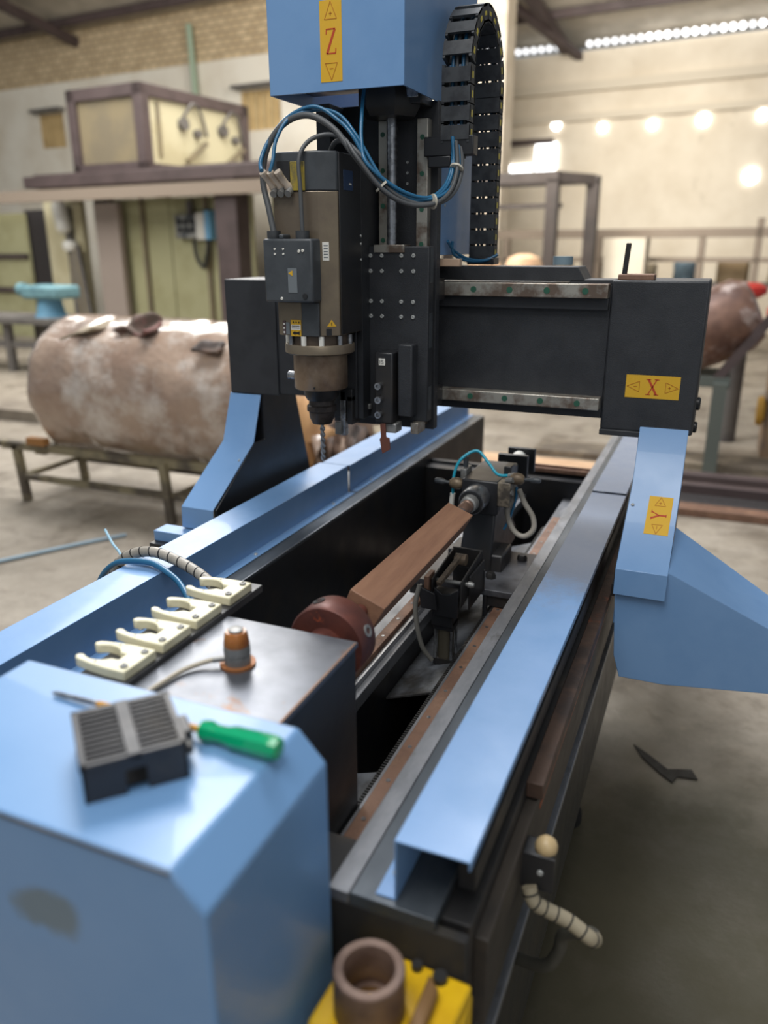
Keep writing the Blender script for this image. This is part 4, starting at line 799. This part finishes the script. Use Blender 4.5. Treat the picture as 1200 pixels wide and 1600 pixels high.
MB().cyl((-.392, .80, .64), (-.36, .80, .64), .012).build('side_cable_clamp', DIRTY, hd); MB().tube([(-.40, .86, .72), (-.385, .88, .68), (-.38, .86, .62), (-.37, .84, .60)], .004).build('side_wire', DIRTY, hd)
BX(-.396, -.352, .80, .83, .60, .612).build('side_tray', DIRTY, hd)
# workpiece
W4 = [(-.475, 1.003), (-.418, .980), (-.4405, .938), (-.492, .962)]
mb = MB(); c = Vector((AX, AZ)); s2 = [(c.x+(p[0]-c.x)*.93, c.y+(p[1]-c.y)*.93) for p in W4]
mb.add([(x, .994, z) for x, z in W4]+[(x, 1.468, z) for x, z in s2], [(3, 2, 1, 0), (4, 5, 6, 7)]+[(i, (i+1) % 4, 4+(i+1) % 4, 4+i) for i in range(4)])
mb.build('wooden_workpiece', WOOD, None, .0015, cat='workpiece', label='square brown wooden bar clamped between the chuck and the tailstock')

# ================================================================== TAILSTOCK
ts = thing('tailstock', 'black cast tailstock with a live centre on a dusty base plate', 'tailstock', (-.45, 1.7, .76))
def tp(mb, name, m, bevel=.0015, label=None, parent=None): return mb.build(name, m, parent or ts, bevel, label)
bp_ = tp(BX(-.575, -.336, 1.505, 1.745, .788, .802), 'base_plate', mat('scuffed_plate', srgb(58, 58, 62), .35, .3, srgb(120, 122, 128), 5, .5, .7), .001)
tp(BX(-.40, -.345, 1.51, 1.74, .762, .788), 'slide_block', DIRTY); tp(BX(-.575, -.53, 1.51, 1.74, .762, .788), 'slide_block', DIRTY)
tp(BX(-.494, -.409, 1.62, 1.80, .93, 1.008), 'head', BLACKG, .004)
tp(MB().prism([(1.625, .935), (1.795, .935), (1.80, .87), (1.835, .84), (1.835, .80), (1.60, .80), (1.60, .84), (1.62, .88)], 'x', -.488, -.415), 'pedestal', BLACKG, .004)
tp(MB().prism([(1.605, .80), (1.70, .80), (1.70, .84), (1.612, .84)], 'x', -.52, -.39), 'foot', BLACKG, .005)
for x, y in ((-.405, 1.57), (-.51, 1.57), (-.365, 1.70)): tp(MB().lathe((x, y, .802), (x, y, .815), [(0, .012), (.6, .012), (1, .009)], 6), 'base_bolt', DIRTY, 0)
tp(MB().cyl((-.40, 1.512, .73), (-.40, 1.512, .787), .006, seg=10), 'hanging_bolt', BLACKG, 0)
def tly(y0, y1, prof, name, m, seg=32): return MB().lathe((AX, y0, AZ), (AX, y1, AZ), prof, seg).build(name, m, ts)
tly(1.572, 1.622, [(0, .020), (0, .028), (.1, .0295), (1, .0295)], 'quill', STEEL)
tly(1.545, 1.575, [(0, .014), (.1, .018), (1, .020)], 'quill_nose', GREYS); tly(1.568, 1.574, [(0, .026), (1, .026)], 'dark_ring', BLACKG)
tly(1.505, 1.548, [(0, .008), (.3, .0145), (.6, .0145), (.65, .011), (.75, .0145), (1, .0145)], 'centre_sleeve', mat('brownish_steel', srgb(132, 106, 92), .35, .6)); tly(1.462, 1.507, [(0, .001), (1, .008)], 'live_centre', STEEL)
# side levers
for s_, x in ((-1, -.494), (1, -.385)):
    z = .993 if s_ < 0 else 1.018
    lv = tp(MB().lathe((x, 1.63, z), (x+s_*.030, 1.63, z), [(0, .008), (.2, .0125), (.5, .0135), (.8, .012), (1, .007)], 14), 'lever_hub', BRASS, 0)
    MB().lathe((x+s_*.030, 1.63, z), (x+s_*.066, 1.63, z+.002), [(0, .0035), (.3, .0035), (.45, .0065), (.9, .0065), (1, .004)], 12).build('lever_handle', GREYP, lv)
vv = tp(BX(-.409, -.380, 1.61, 1.68, .955, 1.012), 'valve_body', mat('dusty_valve', srgb(130, 120, 104), .6, .2, srgb(70, 64, 58), 30), .003)
for y, z in ((1.618, 1.015), (1.64, 1.02), (1.62, .985)): MB().cyl((-.392, y, z), (-.376, y-.004, z+.004), .006, seg=12).build('valve_fitting', GREYS, vv)
tp(BX(-.409, -.392, 1.66, 1.70, .98, 1.035), 'black_valve', BLACKG, .002); tp(BX(-.508, -.494, 1.655, 1.70, .985, 1.02), 'left_valve', GREYS, .002); tp(MB().cyl((-.503, 1.68, 1.02), (-.503, 1.68, 1.045), .006), 'left_valve_stem', GREYP, 0)
tp(MB().tube([(-.520, 1.64, .955), (-.518, 1.64, 1.01), (-.505, 1.65, 1.045), (-.475, 1.67, 1.062), (-.445, 1.66, 1.040), (-.42, 1.65, 1.018), (-.395, 1.66, 1.015)], .0034, 10, 8), 'teal_air_tube', TEAL, 0)
tp(MB().tube([(-.520, 1.64, .965), (-.522, 1.64, .93), (-.515, 1.645, .89)], .006, 10, 6), 'white_tube', WHITE, 0)
tp(MB().tube([(-.372, 1.66, .985), (-.358, 1.66, .955), (-.338, 1.66, .925), (-.334, 1.655, .898), (-.352, 1.65, .880), (-.375, 1.65, .888), (-.392, 1.65, .92), (-.395, 1.65, .955)], .0062, 12, 8), 'white_hose', SPIRAL, 0)
tp(MB().tube([(-.378, 1.66, .99), (-.378, 1.66, .965), (-.388, 1.655, .92), (-.40, 1.65, .89)], .003, 8, 6), 'thin_blue_tube', CYAN, 0)
# rear cylinder
tp(MB().cyl((AX, 1.80, .975), (AX, 1.86, .975), .018), 'rear_boss', DIRTY, 0); tp(BX(-.475, -.400, 1.86, 1.875, .945, 1.010), 'rear_flange', BLACKG, .002)
tp(MB().cyl((-.437, 1.875, .985), (-.437, 1.935, .985), .019), 'rear_barrel', WHITE, 0); tp(BX(-.468, -.398, 1.935, 1.950, .948, 1.010), 'rear_end_cap', BLACKG, .002)
# ------------------------------------------------------------------ feeler / turning tool arm in front of the tailstock
ar = thing('turning_tool_holder', 'dark slotted tool holder with an air cylinder hanging below the bar', 'tool holder', (-.44, 1.4, .72))
def ap(mb, name, m=DIRTY, bevel=.001, parent=None): return mb.build(name, m, parent or ar, bevel)
FING = mat('dusty_finger', srgb(140, 124, 106), .5, .3, srgb(92, 80, 70), 40)
ap(MB().prism([(1.36, .845), (1.50, .862), (1.50, .890), (1.36, .874)], 'x', -.472, -.468), 'arm_cheek'); ap(MB().prism([(1.355, .82), (1.50, .84), (1.50, .892), (1.36, .876)], 'x', -.411, -.407), 'arm_cheek'); ap(BX(-.472, -.407, 1.498, 1.504, .842, .892), 'arm_back')
ap(BX(-.406, -.402, 1.40, 1.504, .80, .872), 'side_plate', BLACKG); ap(BX(-.47, -.40, 1.497, 1.504, .802, .85), 'mount_plate', BLACKG)
ap(MB().bar((-.458, 1.365, .862), (-.440, 1.455, .892), .010), 'steel_finger', FING); ap(MB().cyl((-.452, 1.455, .884), (-.428, 1.455, .884), .012, seg=16), 'finger_roller', FING, 0)
ap(MB().cyl((-.480, 1.385, .862), (-.395, 1.385, .862), .0045, seg=12), 'pivot_rod', GREYS, 0); ap(MB().lathe((-.402, 1.385, .862), (-.390, 1.385, .862), [(0, .007), (.5, .007), (1, .0045)], 10), 'pivot_nut', GREYS, 0)
ap(MB().prism([(-.495, .872), (-.484, .858), (-.458, .850), (-.452, .815), (-.486, .815)], 'y', 1.342, 1.348), 'claw_plate', BLACKG); ap(MB().prism([(-.462, .86), (-.446, .848), (-.428, .850), (-.412, .862), (-.412, .80), (-.46, .80)], 'y', 1.350, 1.356), 'claw_plate', BLACKG)
ap(BX(-.484, -.474, 1.352, 1.39, .835, .88), 'wood_shim', RUST); ap(BX(-.468, -.424, 1.355, 1.395, .775, .845), 'arm_core', BLACKG)
cy = ap(BX(-.464, -.424, 1.358, 1.395, .765, .782), 'cylinder_head', BLACKG)
MB().cyl((-.444, 1.377, .70), (-.444, 1.377, .765), .017, seg=20).build('cylinder_barrel', mat('bronze_barrel', srgb(112, 106, 92), .35, .6), cy); BX(-.464, -.424, 1.358, 1.395, .686, .70).build('cylinder_base', BLACKG, cy)
for x, y in ((-.461, 1.361), (-.427, 1.361), (-.461, 1.392), (-.427, 1.392)): MB().cyl((x, y, .70), (x, y, .765), .003, seg=8).build('tie_rod', STEEL, cy)
ap(MB().tube([(-.490, 1.345, .865), (-.497, 1.34, .82), (-.492, 1.34, .77), (-.482, 1.345, .725), (-.466, 1.355, .695)], .005, 10, 8), 'grey_hose', mat('grey_tube', srgb(120, 118, 112), .5), 0)
# bar behind the bed
MB().box(-.55, -.30, 2.44, 2.475, .811, .825).box(-.55, -.30, 2.452, 2.458, .825, .833).build('loose_rod', RUST, None, .001, cat='rod', label='thin dark rod lying across the far end of the trough')

# ================================================================== TOOL FORKS
MB().box(-.672, -.6025, .610, .948, .996, 1.0075).build('tool_rack_strip', mat('grey_strip', srgb(96, 96, 96), .4, .5, srgb(70, 70, 72), 10), None, .001, cat='rack strip', label='dark flat strip carrying the four ivory tool forks')
def fork():
    o_ = [(0, -.029), (0, .029), (-.030, .029), (-.052, .027), (-.070, .024), (-.078, .022), (-.082, .017), (-.080, .0125), (-.074, .0115), (-.070, .014), (-.064, .0165)]
    o_ += [(-.056+.022*cos(a)*1.0, .0175*sin(a)) for a in [radians(d) for d in (100, 75, 50, 30)]]
    o_ += [(-.036, .0075), (-.026, .0075), (-.026, -.0075), (-.036, -.0075)]
    o_ += [(-.056+.022*cos(a), .0175*sin(a)) for a in [radians(d) for d in (-30, -50, -75, -100)]]
    o_ += [(-.064, -.0165), (-.070, -.014), (-.074, -.0115), (-.080, -.0125), (-.082, -.017), (-.078, -.022), (-.070, -.024), (-.052, -.027), (-.030, -.029)]
    return o_
FO = fork()
lab = ['ivory plastic tool fork nearest the camera on the rack strip', 'ivory plastic tool fork second from the camera on the strip', 'ivory plastic tool fork third from the camera, level with the orange sensor', 'ivory plastic tool fork farthest from the camera at the strip end']
for i, y in enumerate((.669, .742, .814, .894)):
    t = thing('tool_fork', lab[i], 'tool holder', (-.606, y, 1.0077), 'ivory tool forks on the rack strip')
    MB().prism([(-.606+a*1.04, y+b*1.04) for a, b in FO], 'z', 1.0077, 1.0207).build('fork_body', IVORY, t, .0022)
    for b in (-.019, .019): MB().lathe((-.615, y+b, 1.0203), (-.615, y+b, 1.0235), [(0, .0050), (.6, .0050), (1, .0042), (1, .0024), (.5, .0022)], 14).build('fork_screw', BRASS if 0 else GREYS, t)
    for a, b in ((-.05, .0225), (-.05, -.0225)): MB().cyl((-.606+a, y+b, 1.0201), (-.606+a, y+b, 1.0209), .0018, seg=8).build('pin_hole', BRNPIPE, t)

# ------------------------------------------------------------------ tool sensor + lead
t = thing('tool_sensor', 'small grey tool length sensor with an orange body on the steel plate', 'sensor', (-.512, .738, 1.0))
SX, SY = -.512, .738
MB().cyl((SX, SY, 1.0), (SX, SY, 1.0035), .0225, seg=32).build('base_ring', mat('rusty_ring', srgb(150, 96, 56), .5, .3), t)
MB().lathe((SX, SY, 1.0035), (SX, SY, 1.028), [(0, .0165), (.45, .0165), (.47, .0155), (.53, .0155), (.55, .0168), (1, .0168)], 32).build('grey_collar', GREYS, t)
MB().lathe((SX, SY, 1.028), (SX, SY, 1.047), [(0, .0155), (.1, .0165), (.8, .0145), (1, .0125)], 32).build('orange_body', ORANGE, t, label='orange body'); MB().lathe((SX, SY, 1.0468), (SX, SY, 1.050), [(0, .0095), (.8, .0095), (1, .008)], 24).build('press_cap', GREYS, t)
MB().cyl((SX-.012, SY-.008, 1.010), (SX-.026, SY-.016, 1.009), .004, seg=12).build('lead_gland', GREYS, t)
MB().tube([(-.538, .722, 1.009), (-.552, .710, 1.006), (-.563, .69, 1.0045), (-.568, .66, 1.004), (-.572, .625, 1.004), (-.575, .60, 1.004)], .0032, 10, 8).build('sensor_lead', mat('beige_lead', srgb(170, 160, 142), .5), t)

# ================================================================== CONTROL BOX (near left)
cbx = thing('control_cabinet', 'blue sheet metal cabinet with a sloping top edge in the left foreground', 'cabinet', (-.5, .48, 0))
XL, XR, YF, YB, ZT = -.69, -.307, .377, .582, 1.05
pr = [(XL, ZT), (-.337, ZT), (XR, 1.017), (XR, .12), (XL-.03, .12), (XL-.03, 1.017)]
MB().prism(pr, 'y', YF, YB).build('cabinet_shell', BLUEDULL, cbx, .003)
MB().box(XL, -.337, YF-.0015, YF+.002, 1.0465, 1.0485).build('lid_seam', DIRTY, cbx)
MB().box(XL-.02, XR-.02, YF+.02, YB-.02, .0, .12).build('plinth', BLACKG, cbx)
for x, z in ((-.36, .79), (-.385, .77)): screw((x, YF, z), (0, -1, 0), .003, cbx, DIRTY)
# vent cover part lying on top
t = thing('vent_grille', 'black slatted plastic vent block lying on the blue cabinet', 'vent', (-.42, .43, 1.05))
a_ = math.atan2(.450-.386, -.365+.423)  # long edge direction
ux = Vector((-.365+.423, .450-.386, 0)).normalized(); uy = Vector((-ux.y, ux.x, 0)); c0 = Vector((-.4495, .4095, 0)); LX, LY = .090, .092
M_ = Matrix.Translation((c0.x, c0.y, 1.0502)) @ Matrix(((ux.x, uy.x, 0, 0), (ux.y, uy.y, 0, 0), (0, 0, 1, 0), (0, 0, 0, 1)))
VM = mat('vent_black_plastic', srgb(46, 46, 50), .42, 0, srgb(72, 68, 64), 14, .5, .7); ht = .038
mb = MB(M_); mb.box(0, LX, 0, .005, ht-.006, ht); mb.box(0, LX, LY-.005, LY, ht-.006, ht); mb.box(0, .006, 0, LY, ht-.006, ht); mb.box(LX-.006, LX, 0, LY, ht-.006, ht); mb.build('top_frame', VM, t, .0008)
MB(M_).box(LX*.43, LX*.57, 0, LY, ht-.007, ht+.001).build('centre_bar', VM, t, .0008)
for i in range(10):
    y = .009+i*.0082; MB(M_).box(.005, LX-.005, y, y+.0022, ht-.008, ht-.0005).build('slat', VM, t)
for a in ((.001, LX-.001, .001, .004), (.001, LX-.001, LY-.004, LY-.001)):
    sg = (0, 1)
    MB(M_).box(a[0], LX*.40, a[2], a[3], 0, ht-.006).box(LX*.60, a[1], a[2], a[3], 0, ht-.006).box(LX*.40, LX*.60, a[2], a[3], ht*.62, ht-.006).build('side_wall', VM, t)
for a in ((.001, .004, .001, LY-.001), (LX-.004, LX-.001, .001, LY-.001)): MB(M_).box(a[0], a[1], a[2], a[3], 0, ht-.006).build('side_wall', VM, t)
MB(M_).box(LX-.002, LX+.010, .03, .06, ht*.3, ht-.010).box(LX, LX+.007, .012, .024, ht*.4, ht-.014).build('clip', VM, t, .002)
MB(M_).box(.005, LX-.005, .006, LY-.006, ht*.10, ht*.14).build('inner_tray', DARKIN, t)
# screwdriver
t = thing('screwdriver', 'screwdriver with a translucent green handle lying behind the black vent block', 'screwdriver', (-.45, .54, 1.05))
A, B_ = Vector((-.606, .533, 1.0535)), Vector((-.326, .528, 1.0625)); d = (B_-A)
def sd(t0, t1, prof, name, m, seg=16): return MB().lathe(A+d*t0, A+d*t1, prof, seg).build(name, m, t)
sd(0, .22, [(0, .0012), (.1, .0026), (1, .0030)], 'steel_tip', STEEL); sd(.22, .70, [(0, .0030), (.03, .0036), (1, .0036)], 'amber_sleeve', YAMBER)
sd(.68, 1.0, [(0, .006), (.03, .0100), (.12, .0108), (.2, .0085), (.33, .0088), (.42, .0112), (.9, .0118), (.98, .010), (1, .006)], 'handle', GREEN, 8)

# ------------------------------------------------------------------ hose and tube over the left cover
t = thing('spiral_hose', 'grey spiral wrapped hose arching over the left blue cover', 'hose', (-1.0, 1.1, .92))
hq = [(-1.14, 1.13, .74), (-1.115, 1.135, .80), (-1.085, 1.137, .86), (-1.05, 1.137, .906), (-1.01, 1.137, .929), (-.965, 1.137, .938), (-.92, 1.135, .932), (-.87, 1.126, .922), (-.83, 1.113, .913), (-.795, 1.094, .905), (-.765, 1.07, .90)]
Q = MB(); pts = Q.tube(hq, .0105, 14, 8, ret=True); Q.build('hose_body', SPIRAL, t)
for i in range(3, len(pts)-2, 4):
    d_ = (pts[i+1]-pts[i]).normalized(); sk = (d_+Vector((.3, .2, .3))).normalized()*.0012; MB().cyl(pts[i]-sk, pts[i]+sk, .0112, seg=14).build('spiral_gap', DARKIN, t)
MB().tube([(-1.13, 1.10, .74), (-1.105, 1.105, .82), (-1.07, 1.10, .882), (-1.035, 1.10, .915), (-1.0, 1.105, .926), (-.95, 1.11, .927), (-.90, 1.095, .920), (-.87, 1.085, .91), (-.84, 1.065, .898), (-.82, 1.05, .885)], .0058, 12, 8).build('blue_air_tube', CYAN, None, cat='air tube', label='thick blue air tube beside the grey spiral hose on the left cover')
MB().tube([(-1.12, 1.20, .80), (-1.15, 1.248, .855), (-1.2, 1.28, .87), (-1.25, 1.315, .885)], .003, 8, 6).build('thin_tube', mat('pale_blue_tube', srgb(140, 176, 196), .4), None, cat='air tube', label='thin pale blue tube end sticking up left of the left cover')
